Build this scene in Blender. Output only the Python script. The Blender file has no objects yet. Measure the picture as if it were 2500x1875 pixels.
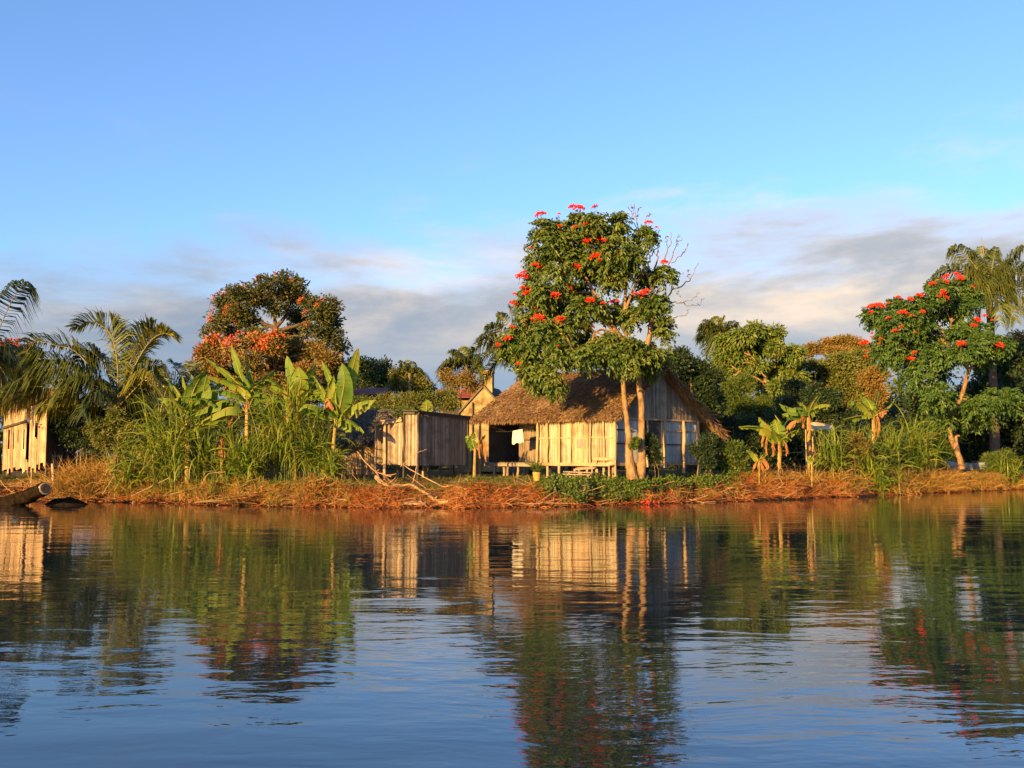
import bpy, math, random
import numpy as np
from mathutils import Vector
rng = np.random.default_rng(11); random.seed(11)
scene = bpy.context.scene
COL = scene.collection
R = math.radians

# ------------------------------------------------------------ camera
F = 2453.0; HZ = 1113.0                      # focal length and horizon row, in pixels of the 2500 px wide photograph
CAM = np.array([0.0, 0.0, 2.0]); TH = math.atan((HZ - 937.5) / F)
cam = bpy.data.cameras.new("camera"); cam.sensor_width = 36.0; cam.lens = 36.0 * F / 2500.0
cam.clip_start = 0.1; cam.clip_end = 6000
camo = bpy.data.objects.new("camera", cam); COL.objects.link(camo)
camo.location = CAM; camo.rotation_euler = (R(90) + TH, 0, 0)
scene.camera = camo

# ------------------------------------------------------------ light, sky, exposure
SUN_AZ = R(34); SUN_EL = R(11.5)               # sun behind the camera on its left, low
sd = np.array([-math.sin(SUN_AZ) * math.cos(SUN_EL), -math.cos(SUN_AZ) * math.cos(SUN_EL), math.sin(SUN_EL)])
sun = bpy.data.lights.new("sun", 'SUN'); sun.energy = 5.0; sun.angle = R(0.6); sun.color = (1.0, 0.59, 0.165)
suno = bpy.data.objects.new("sun", sun); COL.objects.link(suno)
suno.rotation_euler = Vector(sd).to_track_quat('Z', 'Y').to_euler()
scene.view_settings.view_transform = 'Standard'; scene.view_settings.look = 'None'
scene.view_settings.exposure = 1.75; scene.view_settings.gamma = 1.0

class NT:
    """small helper for building node trees"""
    def __init__(s, tree): s.t = tree; tree.nodes.clear()
    def n(s, typ, inp=None, **kw):
        nd = s.t.nodes.new(typ)
        for k, v in kw.items(): setattr(nd, k, v)
        for k, v in (inp or {}).items():
            sk = nd.inputs[k]
            if isinstance(v, bpy.types.NodeSocket): s.t.links.new(v, sk)
            elif isinstance(v, bpy.types.Node): s.t.links.new(v.outputs[0], sk)
            else: sk.default_value = v
        return nd
    def math(s, op, a, b=0.0, c=None, clamp=False):
        i = {0: a, 1: b}
        if c is not None: i[2] = c
        return s.n('ShaderNodeMath', i, operation=op, use_clamp=clamp).outputs[0]
    def mr(s, v, a, b, c=0.0, d=1.0, smooth=True):
        return s.n('ShaderNodeMapRange', {0: v, 1: a, 2: b, 3: c, 4: d}, interpolation_type='SMOOTHSTEP' if smooth else 'LINEAR').outputs[0]
    def ramp(s, v, cols):
        nd = s.n('ShaderNodeValToRGB', {0: v}); e = nd.color_ramp.elements
        while len(e) < len(cols): e.new(0.5)
        for k, (p, c) in enumerate(cols): e[k].position = p; e[k].color = (*c, 1)
        return nd.outputs[0]
    def mix(s, f, a, b, typ='MIX'):
        nd = s.n('ShaderNodeMix', data_type='RGBA', blend_type=typ)
        for k, v in ((0, f), (6, a), (7, b)):
            if isinstance(v, bpy.types.NodeSocket): s.t.links.new(v, nd.inputs[k])
            else: nd.inputs[k].default_value = (*v, 1) if isinstance(v, tuple) and len(v) == 3 else v
        return nd.outputs[2]
    def noise(s, vec, scale, detail=4, rough=0.55, dist=0.0):
        i = {'Scale': scale, 'Detail': detail, 'Roughness': rough, 'Distortion': dist}
        if vec is not None: i['Vector'] = vec
        return s.n('ShaderNodeTexNoise', i).outputs[0]
    def xyz(s, x, y, z): return s.n('ShaderNodeCombineXYZ', {0: x, 1: y, 2: z}).outputs[0]
    def vmul(s, v, f): return s.n('ShaderNodeVectorMath', {0: v, 1: f}, operation='MULTIPLY').outputs[0]

world = bpy.data.worlds.new("World"); scene.world = world; world.use_nodes = True
w = NT(world.node_tree)
sky = w.n('ShaderNodeTexSky', sky_type='NISHITA', sun_disc=False, sun_elevation=SUN_EL, sun_rotation=R(180) + SUN_AZ,
          altitude=0.0, air_density=1.0, dust_density=0.9, ozone_density=4.5)
gen = w.n('ShaderNodeTexCoord').outputs['Generated']
sx = w.n('ShaderNodeSeparateXYZ', {0: gen}); X_, Y_, Z_ = sx.outputs
az = w.math('ARCTAN2', X_, Y_)
slope = w.math('MULTIPLY_ADD', az, -0.025, Z_)                       # the cloud deck climbs a little towards the right
v1 = w.xyz(w.math('MULTIPLY', az, 4.4), w.math('MULTIPLY', slope, 15.0), 5.3)
n1 = w.noise(v1, 1.0, 8, 0.6, 0.25)
v2 = w.xyz(w.math('MULTIPLY', az, 5.0), w.math('MULTIPLY', slope, 17.0), 2.7)
n2 = w.noise(v2, 1.0, 8, 0.58, 0.25)
etop = w.math('MULTIPLY_ADD', az, 0.075, 0.212)
edge = w.math('ADD', w.math('SUBTRACT', etop, Z_), w.math('MULTIPLY', w.math('SUBTRACT', n1, 0.5), 0.22))
mask = w.mr(edge, -0.030, 0.060)
wisp = w.math('MULTIPLY', w.mr(n1, 0.54, 0.75), w.mr(Z_, 0.42, 0.18, 0.0, 0.35))
mask = w.math('MAXIMUM', mask, wisp)
rim = w.math('MULTIPLY', w.mr(edge, 0.075, 0.0), 0.55)
warm = w.math('ADD', w.mr(n2, 0.42, 0.74, 0.0, 0.9), rim)
warm = w.math('MULTIPLY', warm, w.mr(az, -0.6, 0.35, 0.30, 1.0), clamp=True)
warm = w.math('MULTIPLY', warm, w.mr(Z_, 0.07, 0.13, 0.0, 1.0), clamp=True)
body = w.mix(w.mr(az, -0.45, 0.2), (0.225, 0.30, 0.41), (0.385, 0.425, 0.485))
body = w.mix(w.mr(Z_, 0.13, 0.05, 0.0, 0.7), body, (0.235, 0.355, 0.50))
ccol = w.mix(warm, body, (0.90, 0.73, 0.57))
skyc = w.n('ShaderNodeHueSaturation', {'Saturation': 0.96, 'Value': 1.08, 'Color': w.mix(1.0, sky.outputs[0], (0.93, 0.93, 1.0), 'MULTIPLY')}).outputs[0]
bg_sky = w.n('ShaderNodeBackground', {0: skyc, 1: 0.090})
bg_cl = w.n('ShaderNodeBackground', {0: ccol, 1: 0.37})
front = w.mr(Y_, -0.1, 0.25)
mixs = w.n('ShaderNodeMixShader', {0: w.math('MULTIPLY', mask, front), 1: bg_sky.outputs[0], 2: bg_cl.outputs[0]})
w.n('ShaderNodeOutputWorld', {0: mixs.outputs[0]})

# ------------------------------------------------------------ pixels to places
def ray(px, py):
    x = (px - 1250) / F; y = -(py - 937.5) / F; c, s = math.cos(TH), math.sin(TH)
    return np.array([x, c - y * s, s + y * c])
def at(px, py, Y):
    d = ray(px, py); return CAM + d * (Y / d[1])
def atz(px, py, z):
    d = ray(px, py); return CAM + d * ((z - CAM[2]) / d[2])
def nrm(v):
    v = np.asarray(v, float); return v / np.maximum(np.linalg.norm(v, axis=-1, keepdims=True), 1e-9)

# ------------------------------------------------------------ mesh helpers
class MB:
    def __init__(s): s.v = []; s.f = []; s.n = 0
    def add(s, v, f, m=0, smooth=False):
        v = np.asarray(v, np.float64).reshape(-1, 3); f = np.asarray(f, np.int64)
        s.v.append(v); s.f.append((f + s.n, m, smooth)); s.n += len(v)
    def build(s, name, mats, parent=None, loc=None):
        """links the collected shapes as ONE mesh object (child of parent when given); shapes are in world space"""
        if not isinstance(mats, (list, tuple)): mats = [mats]
        org = np.zeros(3)
        if parent is not None: org = ORG[parent.name]
        elif loc is not None: org = np.asarray(loc, float)
        v = np.concatenate(s.v) - org
        me = bpy.data.meshes.new(name)
        me.vertices.add(len(v)); me.vertices.foreach_set('co', v.astype(np.float32).ravel())
        li = np.concatenate([f.ravel() for f, _, _ in s.f])
        lt = np.concatenate([np.full(len(f), f.shape[1]) for f, _, _ in s.f])
        mi = np.concatenate([np.full(len(f), m) for f, m, _ in s.f])
        sm = np.concatenate([np.full(len(f), q) for f, _, q in s.f])
        me.loops.add(len(li)); me.loops.foreach_set('vertex_index', li.astype(np.int32))
        me.polygons.add(len(lt))
        me.polygons.foreach_set('loop_start', (np.cumsum(lt) - lt).astype(np.int32))
        me.polygons.foreach_set('material_index', mi.astype(np.int32))
        me.polygons.foreach_set('use_smooth', sm.astype(bool))
        for m in mats: me.materials.append(m)
        me.update(calc_edges=True)
        o = bpy.data.objects.new(name, me); COL.objects.link(o)
        if parent is not None: o.parent = parent
        else: o.location = org
        ORG[o.name] = org
        return o
ORG = {}
def tag(o, label=None, cat=None, group=None, kind=None):
    for k, v in (('label', label), ('category', cat), ('group', group), ('kind', kind)):
        if v: o[k] = v
    return o
def thing(name, label, cat, loc, group=None):
    o = bpy.data.objects.new(name, None); COL.objects.link(o); o.location = loc
    o.empty_display_size = 0.3
    ORG[o.name] = np.asarray(loc, float)
    return tag(o, label, cat, group)

def tube(mb, pts, rad, n=7, m=0, wob=0.0, cap=True):
    pts = np.asarray(pts, float); k = len(pts)
    rad = np.broadcast_to(np.asarray(rad, float), (k,)) if np.ndim(rad) else np.full(k, rad)
    t = nrm(np.gradient(pts, axis=0))
    a = np.array([0, 0, 1.0]) if abs(t[0][2]) < 0.9 else np.array([1.0, 0, 0])
    u = nrm(np.cross(t, a)); v = np.cross(t, u)
    th = np.arange(n) * 2 * math.pi / n
    ring = u[:, None] * np.cos(th)[None, :, None] + v[:, None] * np.sin(th)[None, :, None]
    rr = rad[:, None] * (1 + wob * rng.standard_normal((k, n)))
    V = pts[:, None] + ring * rr[..., None]
    i = np.arange(k - 1)[:, None] * n; j = np.arange(n)[None]; j2 = (j + 1) % n
    q = np.stack([i + j, i + j2, i + n + j2, i + n + j], -1).reshape(-1, 4)
    mb.add(V, q, m, True)
    if cap:
        for e in (0, k - 1):
            c = V[e]; ce = pts[e]
            vv = np.vstack([c, ce]); fi = np.stack([np.arange(n), (np.arange(n) + 1) % n, np.full(n, n)], -1)
            if e == 0: fi = fi[:, ::-1]
            mb.add(vv, fi, m, False)
def spline(pts, n=12):
    """Catmull-Rom through pts"""
    p = np.asarray(pts, float)
    if len(p) == 2: return p[0] + (p[1] - p[0]) * np.linspace(0, 1, n)[:, None]
    q = np.vstack([2 * p[0] - p[1], p, 2 * p[-1] - p[-2]]); out = []
    s = np.linspace(0, len(p) - 1, n)
    for x in s:
        i = min(int(x), len(p) - 2); t = x - i
        a, b, c, d = q[i], q[i + 1], q[i + 2], q[i + 3]
        out.append(0.5 * ((2 * b) + (-a + c) * t + (2 * a - 5 * b + 4 * c - d) * t * t + (-a + 3 * b - 3 * c + d) * t ** 3))
    return np.array(out)
def limb(mb, pts, r0, r1, n=7, k=10, m=0, jit=0.0, wob=0.05):
    p = spline(pts, k)
    if jit: p[1:-1] += rng.standard_normal((k - 2, 3)) * jit
    tube(mb, p, np.linspace(r0, r1, k), n, m, wob)
def twigs(mb, P0, P1, r0, r1, m=0):
    """many straight three-sided twigs at once"""
    P0 = np.asarray(P0); P1 = np.asarray(P1); n = len(P0)
    if n == 0: return
    d = nrm(P1 - P0); u = nrm(np.cross(d, rng.standard_normal((n, 3)))); v = np.cross(d, u)
    th = np.arange(3) * 2 * math.pi / 3
    ring = u[:, None] * np.cos(th)[None, :, None] + v[:, None] * np.sin(th)[None, :, None]
    r0 = np.broadcast_to(r0, (n,))[:, None, None]; r1 = np.broadcast_to(r1, (n,))[:, None, None]
    V = np.concatenate([P0[:, None] + ring * r0, P1[:, None] + ring * r1], 1)
    q = np.array([[0, 1, 4, 3], [1, 2, 5, 4], [2, 0, 3, 5]])
    mb.add(V, (np.arange(n)[:, None, None] * 6 + q).reshape(-1, 4), m, True)
BOXF = np.array([[0, 3, 2, 1], [4, 5, 6, 7], [0, 1, 5, 4], [1, 2, 6, 5], [2, 3, 7, 6], [3, 0, 4, 7]])
def hexa(mb, b, t, m=0):
    """box from four bottom and four top corners"""
    mb.add(np.vstack([b, t]), BOXF, m)
def beam(mb, p0, p1, wd, ht, m=0, up=(0, 0, 1)):
    """square beam from p0 to p1"""
    p0 = np.asarray(p0, float); p1 = np.asarray(p1, float); d = nrm(p1 - p0)
    up = np.asarray(up, float)
    if abs(d @ up) > 0.95: up = np.array([1.0, 0, 0])
    s = nrm(np.cross(d, up)) * wd / 2; u = nrm(np.cross(s, d)) * ht / 2
    hexa(mb, [p0 - s - u, p1 - s - u, p1 + s - u, p0 + s - u], [p0 - s + u, p1 - s + u, p1 + s + u, p0 + s + u], m)
def post(mb, p0, p1, r, n=8, m=0, bend=0.02, taper=0.85):
    p0 = np.asarray(p0, float); p1 = np.asarray(p1, float)
    p = p0 + (p1 - p0) * np.linspace(0, 1, 6)[:, None]
    p[1:-1, :2] += rng.standard_normal((4, 2)) * bend
    tube(mb, p, np.linspace(r, r * taper, 6), n, m, 0.05)

def slat_wall(mb, A, B, z0, z1, wd=0.11, th=0.018, gap=0.10, jz=0.02, ztop=None, m=0, skip=None, inset=0.0):
    """wall of upright slats from A to B (xy); ztop(t) overrides the top; skip(t) -> list of (z0,z1) pieces"""
    A = np.asarray(A, float)[:2]; B = np.asarray(B, float)[:2]; L = np.linalg.norm(B - A); d = (B - A) / L
    nn = np.array([-d[1], d[0]]); k = max(2, int(L / wd)); e = np.sort(np.linspace(0, L, k + 1) + np.r_[0, rng.uniform(-.25, .25, k - 1) * L / k, 0])
    for i in range(k):
        a = e[i]; b = e[i + 1] - gap * wd * rng.uniform(0, 1); off = rng.uniform(-.6, .6) * th + inset; tilt = rng.uniform(-.5, .5) * th
        t = (a + b) / 2 / L; zt = z1 if ztop is None else ztop(t)
        za = z0 + rng.uniform(-jz, jz); zb = zt + rng.uniform(-jz, jz)
        for (p, q) in ([(za, zb)] if skip is None else skip(t, za, zb)):
            if q - p < 0.03: continue
            pa = A + d * a; pb = A + d * b
            c = [pa + nn * (off + tilt), pb + nn * (off - tilt), pb + nn * (off - tilt + th), pa + nn * (off + tilt + th)]
            za2 = zb2 = q
            if ztop is not None and q == zb: za2 = ztop(a / L); zb2 = ztop(b / L)
            hexa(mb, [[*x, p] for x in c], [[*c[0], za2], [*c[1], zb2], [*c[2], zb2], [*c[3], za2]], m)

def leaves(mb, P, D, N, L, W, m=0, fold=0.18, curl=0.15):
    """one folded leaf per row"""
    P = np.asarray(P); n = len(P)
    if n == 0: return
    D = nrm(D); S = nrm(np.cross(D, N)); N = np.cross(S, D)
    L = np.broadcast_to(L, (n,))[:, None]; W = np.broadcast_to(W, (n,))[:, None]
    midp = P + D * L * 0.42
    V = np.stack([P, midp + S * W / 2 + N * W * fold, P + D * L - N * L * curl, midp - S * W / 2 + N * W * fold], 1)
    mb.add(V, (np.arange(n)[:, None] * 4 + np.arange(4)), m)
def blades(mb, P, az, el, L, W, bend, nseg=4, m=0, twist=1.2, pw=1.3):
    """curved tapering blades of grass"""
    P = np.asarray(P, float); n = len(P)
    az = np.broadcast_to(az, (n,)); el = np.broadcast_to(el, (n,)); L = np.broadcast_to(L, (n,)); W = np.broadcast_to(W, (n,)); bend = np.broadcast_to(bend, (n,))
    h = np.stack([np.sin(az), np.cos(az), np.zeros(n)], -1)
    tw = rng.uniform(-twist, twist, n); S = np.stack([np.cos(az), -np.sin(az), np.zeros(n)], -1) * np.cos(tw)[:, None] + np.array([0, 0, 1.0]) * np.sin(tw)[:, None]
    p = P.copy(); rows = []
    for k in range(nseg + 1):
        t = k / nseg; wk = W * (0.55 + 0.9 * t) * (1 - t) ** 0.6 if k < nseg else W * 0.06
        rows.append(p - S * (wk / 2)[:, None]); rows.append(p + S * (wk / 2)[:, None])
        e = el - bend * ((k + .5) / nseg) ** pw
        p = p + (h * np.cos(e)[:, None] + np.array([0, 0, 1.0]) * np.sin(e)[:, None]) * (L / nseg)[:, None]
    V = np.stack(rows, 1); k2 = 2 * (nseg + 1)
    q = np.array([[2 * i, 2 * i + 1, 2 * i + 3, 2 * i + 2] for i in range(nseg)])
    mb.add(V, (np.arange(n)[:, None, None] * k2 + q).reshape(-1, 4), m, True)
def sticks(mb, P, az, el, L, r, m=0):
    n = len(P); h = np.stack([np.sin(az) * np.cos(el), np.cos(az) * np.cos(el), np.sin(el)], -1)
    twigs(mb, P, P + h * np.broadcast_to(L, (n,))[:, None], r, np.asarray(r) * .6, m)

# ------------------------------------------------------------ materials
def new_mat(name):
    m = bpy.data.materials.new(name); m.use_nodes = True; return m, NT(m.node_tree)
def leafmat(name, cols, trans=0.32, rough=0.5, ns=0.9, spread=0.55, spec=0.3, tcol=(1.25, 1.15, 0.45)):
    m, t = new_mat(name)
    rnd = t.n('ShaderNodeNewGeometry').outputs['Random Per Island']
    oc = t.n('ShaderNodeTexCoord').outputs['Object']
    f = t.math('ADD', t.math('MULTIPLY', rnd, spread), t.math('MULTIPLY', t.mr(t.noise(oc, ns, 3), 0.3, 0.7), 1 - spread))
    k = len(cols); c = t.ramp(f, [(i / (k - 1), c) for i, c in enumerate(cols)])
    pr = t.n('ShaderNodeBsdfPrincipled', {'Base Color': c, 'Roughness': rough, 'Specular IOR Level': spec})
    tr = t.n('ShaderNodeBsdfTranslucent', {0: t.mix(1.0, c, tcol, 'MULTIPLY')})
    mx = t.n('ShaderNodeMixShader', {0: trans, 1: pr.outputs[0], 2: tr.outputs[0]})
    t.n('ShaderNodeOutputMaterial', {0: mx.outputs[0]}); return m
def woodmat(name, cols, rough=0.85, grain=(9, 9, 0.9), gs=2.2, gw=0.45, bump=0.25):
    m, t = new_mat(name)
    rnd = t.n('ShaderNodeNewGeometry').outputs['Random Per Island']
    oc = t.n('ShaderNodeTexCoord').outputs['Object']
    g = t.noise(t.vmul(oc, grain), gs, 6, 0.65)
    f = t.math('ADD', t.math('MULTIPLY', rnd, 1 - gw), t.math('MULTIPLY', t.mr(g, 0.3, 0.7), gw))
    k = len(cols); c = t.ramp(f, [(i / (k - 1), c) for i, c in enumerate(cols)])
    st = t.noise(oc, 1.6, 5, 0.7)
    c = t.mix(t.mr(st, 0.46, 0.68, 0, 0.65), c, cols[0])
    bp = t.n('ShaderNodeBump', {'Strength': bump, 'Distance': 0.02, 'Height': g})
    pr = t.n('ShaderNodeBsdfPrincipled', {'Base Color': c, 'Roughness': rough, 'Normal': bp.outputs[0], 'Specular IOR Level': 0.2})
    t.n('ShaderNodeOutputMaterial', {0: pr.outputs[0]}); return m
def barkmat(name, a, b, scale=5.0, spec=.15):
    m, t = new_mat(name)
    oc = t.n('ShaderNodeTexCoord').outputs['Object']
    g = t.noise(t.vmul(oc, (1, 1, 0.5)), scale, 6, 0.7)
    c = t.ramp(t.mr(g, 0.3, 0.7), [(0, a), (1, b)])
    bp = t.n('ShaderNodeBump', {'Strength': 0.6, 'Distance': 0.03, 'Height': g})
    pr = t.n('ShaderNodeBsdfPrincipled', {'Base Color': c, 'Roughness': 0.9, 'Normal': bp.outputs[0], 'Specular IOR Level': spec})
    t.n('ShaderNodeOutputMaterial', {0: pr.outputs[0]}); return m

M = {}
M['tulip'] = leafmat('tulip_leaf', [(.028, .058, .012), (.062, .108, .018), (.105, .14, .024), (.16, .15, .03)], spec=.35)
M['tulip2'] = leafmat('tulip_leaf_deep', [(.025, .06, .012), (.05, .105, .018), (.085, .13, .025)], spec=.35)
M['mango'] = leafmat('mango_leaf', [(.042, .085, .014), (.085, .14, .022), (.13, .17, .028), (.18, .155, .04)], spec=.4)
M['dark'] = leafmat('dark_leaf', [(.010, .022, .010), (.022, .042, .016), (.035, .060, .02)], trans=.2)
M['bush'] = leafmat('bush_leaf', [(.035, .075, .012), (.075, .12, .02), (.125, .145, .03)])
M['olive'] = leafmat('olive_leaf', [(.05, .08, .016), (.095, .125, .024), (.14, .15, .035), (.18, .13, .04)])
M['rust'] = leafmat('rust_leaf', [(.07, .085, .02), (.15, .125, .03), (.23, .135, .035), (.30, .16, .055)], ns=.5)
M['farflower'] = leafmat('far_tree_leaf', [(.03, .045, .010), (.06, .07, .014), (.085, .085, .02), (.12, .085, .025)], ns=.35)
M['palm'] = leafmat('palm_leaf', [(.05, .075, .016), (.09, .115, .022), (.14, .145, .03)], spec=.4, trans=.3)
M['palmy'] = leafmat('palm_leaf_yellow', [(.12, .14, .025), (.19, .19, .03), (.27, .21, .04)], spec=.35)
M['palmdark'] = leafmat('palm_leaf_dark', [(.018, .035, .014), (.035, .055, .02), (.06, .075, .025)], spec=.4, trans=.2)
M['banana'] = leafmat('banana_leaf', [(.06, .13, .018), (.11, .19, .024), (.17, .24, .032)], trans=.42, rough=.4, spec=.4, spread=.3)
M['bananay'] = leafmat('banana_leaf_yellow', [(.11, .18, .025), (.17, .225, .03), (.24, .24, .04)], trans=.4, rough=.45, spread=.35)
M['deadleaf'] = leafmat('dead_leaf', [(.16, .065, .03), (.28, .12, .05), (.36, .18, .08)], trans=.2, rough=.8, spec=.1)
M['reed'] = leafmat('reed_leaf', [(.05, .10, .014), (.11, .17, .022), (.19, .22, .032), (.27, .22, .05)], trans=.35, rough=.4, spec=.4)
M['grass'] = leafmat('grass_blade', [(.05, .085, .015), (.10, .12, .022), (.17, .15, .03)], trans=.3, ns=.6)
M['drygrass'] = leafmat('dry_grass_blade', [(.20, .105, .025), (.32, .18, .045), (.42, .26, .075)], trans=.25, rough=.7, ns=.6)
M['straw'] = leafmat('straw_litter', [(.12, .034, .012), (.25, .078, .022), (.36, .125, .036), (.45, .21, .08)], trans=.1, rough=.85, spec=.1, ns=.7)
M['thatch'] = leafmat('thatch', [(.075, .045, .025), (.14, .083, .044), (.20, .122, .066), (.28, .19, .11)], trans=.06, rough=.9, spec=.1, ns=.8, spread=.7)
M['thatchgrey'] = leafmat('grey_thatch', [(.05, .045, .04), (.10, .085, .07), (.16, .14, .11)], trans=.05, rough=.9, spec=.1)
M['flower'] = leafmat('red_flower', [(.48, .016, .014), (.62, .035, .016), (.70, .075, .02)], trans=.12, rough=.5, tcol=(1.1, .8, .7))
M['pinkflower'] = leafmat('scarlet_flower', [(.50, .045, .02), (.62, .10, .03), (.60, .16, .06)], trans=.25, tcol=(1.1, .8, .7))
M['bud'] = leafmat('flower_bud', [(.10, .045, .02), (.16, .07, .03)], trans=.05)
M['bark'] = barkmat('tree_bark', (.09, .05, .025), (.28, .175, .09))
M['barkdark'] = barkmat('dark_bark', (.045, .032, .022), (.12, .085, .06))
M['barkgrey'] = barkmat('bare_twig_bark', (.10, .08, .065), (.22, .175, .14), 8)
M['palmtrunk'] = barkmat('palm_trunk', (.10, .08, .06), (.24, .19, .14), 6)
M['rachis'] = barkmat('frond_rib', (.14, .11, .03), (.24, .18, .06), 6)
M['pseudo'] = barkmat('banana_stem', (.14, .11, .035), (.34, .22, .08), 4)
M['slat'] = woodmat('pale_slats', [(.12, .09, .055), (.30, .25, .17), (.43, .38, .28)], gw=.4)
M['slatgrey'] = woodmat('grey_slats', [(.085, .06, .042), (.21, .16, .12), (.34, .27, .205)], gw=.4)
M['slatsilver'] = woodmat('silver_slats', [(.20, .20, .20), (.35, .35, .34), (.48, .48, .46)], gw=.4)
M['plank'] = woodmat('planks', [(.13, .08, .045), (.29, .20, .12), (.42, .32, .21)], gw=.5)
M['pole'] = woodmat('round_poles', [(.20, .13, .075), (.34, .23, .13), (.44, .32, .20)], gw=.7)
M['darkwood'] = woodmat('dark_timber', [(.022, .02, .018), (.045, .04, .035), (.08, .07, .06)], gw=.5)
M['drift'] = woodmat('driftwood', [(.17, .095, .045), (.29, .18, .095), (.42, .29, .17)], gw=.6)
M['wet'] = barkmat('wet_shaded_log', (.0035, .003, .0028), (.022, .015, .010), 7, 0.0)  # near-black tone carries the log's shadow as well as its wetness
M['logend'] = barkmat('sawn_log_end', (.22, .19, .15), (.36, .31, .25), 9)
# ------------------------------------------------------------ water, ground
SH = np.array([atz(px, py, 0.0)[:2] for px, py in ((-300, 1224), (0, 1224), (300, 1226), (600, 1236), (900, 1240), (1100, 1241), (1300, 1239),
      (1500, 1234), (1700, 1228), (1900, 1220), (2100, 1212), (2300, 1203), (2500, 1195), (2800, 1190))])
def shore(x):
    x = np.asarray(x, float)
    return np.interp(x, SH[:, 0], SH[:, 1]) + 0.35 * np.sin(x * 1.7 + 1) + 0.22 * np.sin(x * 4.1) + 0.12 * np.sin(x * 9.3 + 2)
HEAPS = [(at(px, 1200, 41.2), h, s) for px, h, s in ((840, .28, 1.0), (760, .2, .8), (1165, .30, 1.0), (1900, .35, 1.6), (1990, .35, 1.3), (620, .2, 1.0), (330, .2, 1.2), (1280, .15, .8), (2250, .3, 1.6))]
HEAPS = [(np.array([c[0], shore(c[0]) + 1.3]), h, s) for c, h, s in HEAPS]
def sst(x): x = np.clip(x, 0, 1); return x * x * (3 - 2 * x)
def ground(x, y):
    x = np.asarray(x, float); y = np.asarray(y, float); d = y - shore(x)
    z = np.where(d < 0, np.maximum(0.3 * d, -1.5), 0.04 * np.minimum(d, 1) + 0.58 * sst(d / 1.7) + 0.34 * sst((d - 1.2) / 5) + 0.15 * sst((d - 8) / 30))
    n = 0.05 * np.sin(x * 2.3 + y * 1.1) + 0.04 * np.sin(x * 5.1 - y * 3.3 + 1) + 0.03 * np.sin(x * 11 + y * 7.7)
    z = z + n * sst(d / 0.8) * np.where(d > 12, 0.6, 1.0)
    for c, h, s in HEAPS: z = z + h * np.exp(-(((x - c[0]) / s) ** 2 + ((y - c[1]) / (s * .6)) ** 2))
    return z
def gz(x, y): return float(ground(x, y))

m, t = new_mat('river_water')
geo = t.n('ShaderNodeNewGeometry').outputs['Position']
wsw = t.noise(geo, 0.18, 3)                                    # slow swing of the wave direction
pv = t.n('ShaderNodeVectorMath', {0: geo, 1: t.xyz(t.math('MULTIPLY', wsw, 3.0), t.math('MULTIPLY', wsw, 1.5), 0.0)}, operation='ADD').outputs[0]
a = t.noise(t.vmul(pv, (0.30, 1.0, 1.0)), 1.15, 2, 0.45, 0.3)
b = t.noise(t.vmul(pv, (0.42, 1.0, 1.0)), 3.3, 2, 0.5, 0.4)
c2 = t.noise(t.vmul(pv, (0.5, 1.0, 1.0)), 9.0, 2, 0.5)
patch = t.mr(t.noise(t.vmul(geo, (0.6, 1.0, 1.0)), 0.16, 3, 0.5), 0.40, 0.62, 0.30, 1.0)
h = t.math('ADD', t.math('MULTIPLY', a, 0.012), t.math('MULTIPLY', patch, t.math('ADD', t.math('MULTIPLY', b, 0.0075), t.math('MULTIPLY', c2, 0.0024))))
bp = t.n('ShaderNodeBump', {'Strength': 1.0, 'Distance': 1.0, 'Height': h})
pr = t.n('ShaderNodeBsdfPrincipled', {'Base Color': (.008, .016, .022, 1), 'Roughness': 0.015, 'IOR': 1.46, 'Specular IOR Level': 0.5, 'Normal': bp.outputs[0]})
t.n('ShaderNodeOutputMaterial', {0: pr.outputs[0]}); M['water'] = m
mb = MB(); xs = np.r_[-1500, -300, np.linspace(-80, 80, 33), 300, 1500]; ys = np.r_[-400, -100, np.linspace(-10, 80, 19)]
gx, gy = np.meshgrid(xs, ys); nx = len(xs); i = np.arange(len(ys) - 1)[:, None] * nx + np.arange(nx - 1)[None]
GRIDQ = lambda nx, ny: (lambda i: np.stack([i, i + 1, i + nx + 1, i + nx], -1).reshape(-1, 4))(np.arange(ny - 1)[:, None] * nx + np.arange(nx - 1)[None])
mb.add(np.stack([gx, gy, gx * 0], -1), GRIDQ(nx, len(ys)), 0, True)
tag(mb.build('river_water', M['water']), kind='structure')

m, t = new_mat('earth_and_turf')
geo = t.n('ShaderNodeNewGeometry').outputs['Position']; gz_ = t.n('ShaderNodeSeparateXYZ', {0: geo}).outputs[2]
n_a = t.noise(geo, 0.55, 5, 0.6); n_b = t.noise(geo, 7.0, 5, 0.7)
soil = t.ramp(t.mr(n_b, .3, .7), [(0, (.045, .022, .010)), (.5, (.12, .055, .022)), (1, (.22, .11, .045))])
turf = t.ramp(t.mr(n_b, .3, .7), [(0, (.035, .045, .012)), (1, (.11, .12, .03))])
f = t.math('MULTIPLY', t.mr(n_a, .42, .58), t.mr(gz_, .75, 1.0))
bp = t.n('ShaderNodeBump', {'Strength': 0.8, 'Distance': 0.06, 'Height': n_b})
pr = t.n('ShaderNodeBsdfPrincipled', {'Base Color': t.mix(t.mr(t.math('MULTIPLY_ADD', n_b, .25, gz_), .40, .16), t.mix(f, soil, turf), (.016, .010, .006)), 'Roughness': .95, 'Specular IOR Level': .1, 'Normal': bp.outputs[0]})
t.n('ShaderNodeOutputMaterial', {0: pr.outputs[0]}); M['ground'] = m
mb = MB(); xs = np.r_[-2000, -800, -300, -120, np.arange(-60, 60.1, 0.25), 120, 300, 800, 2000]
ds = np.r_[-6, -4, -2, -1, np.arange(-.6, 6, .16), np.arange(6, 16, .5), np.arange(16, 60, 3), 80, 120, 200, 400, 900, 2500]
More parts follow.
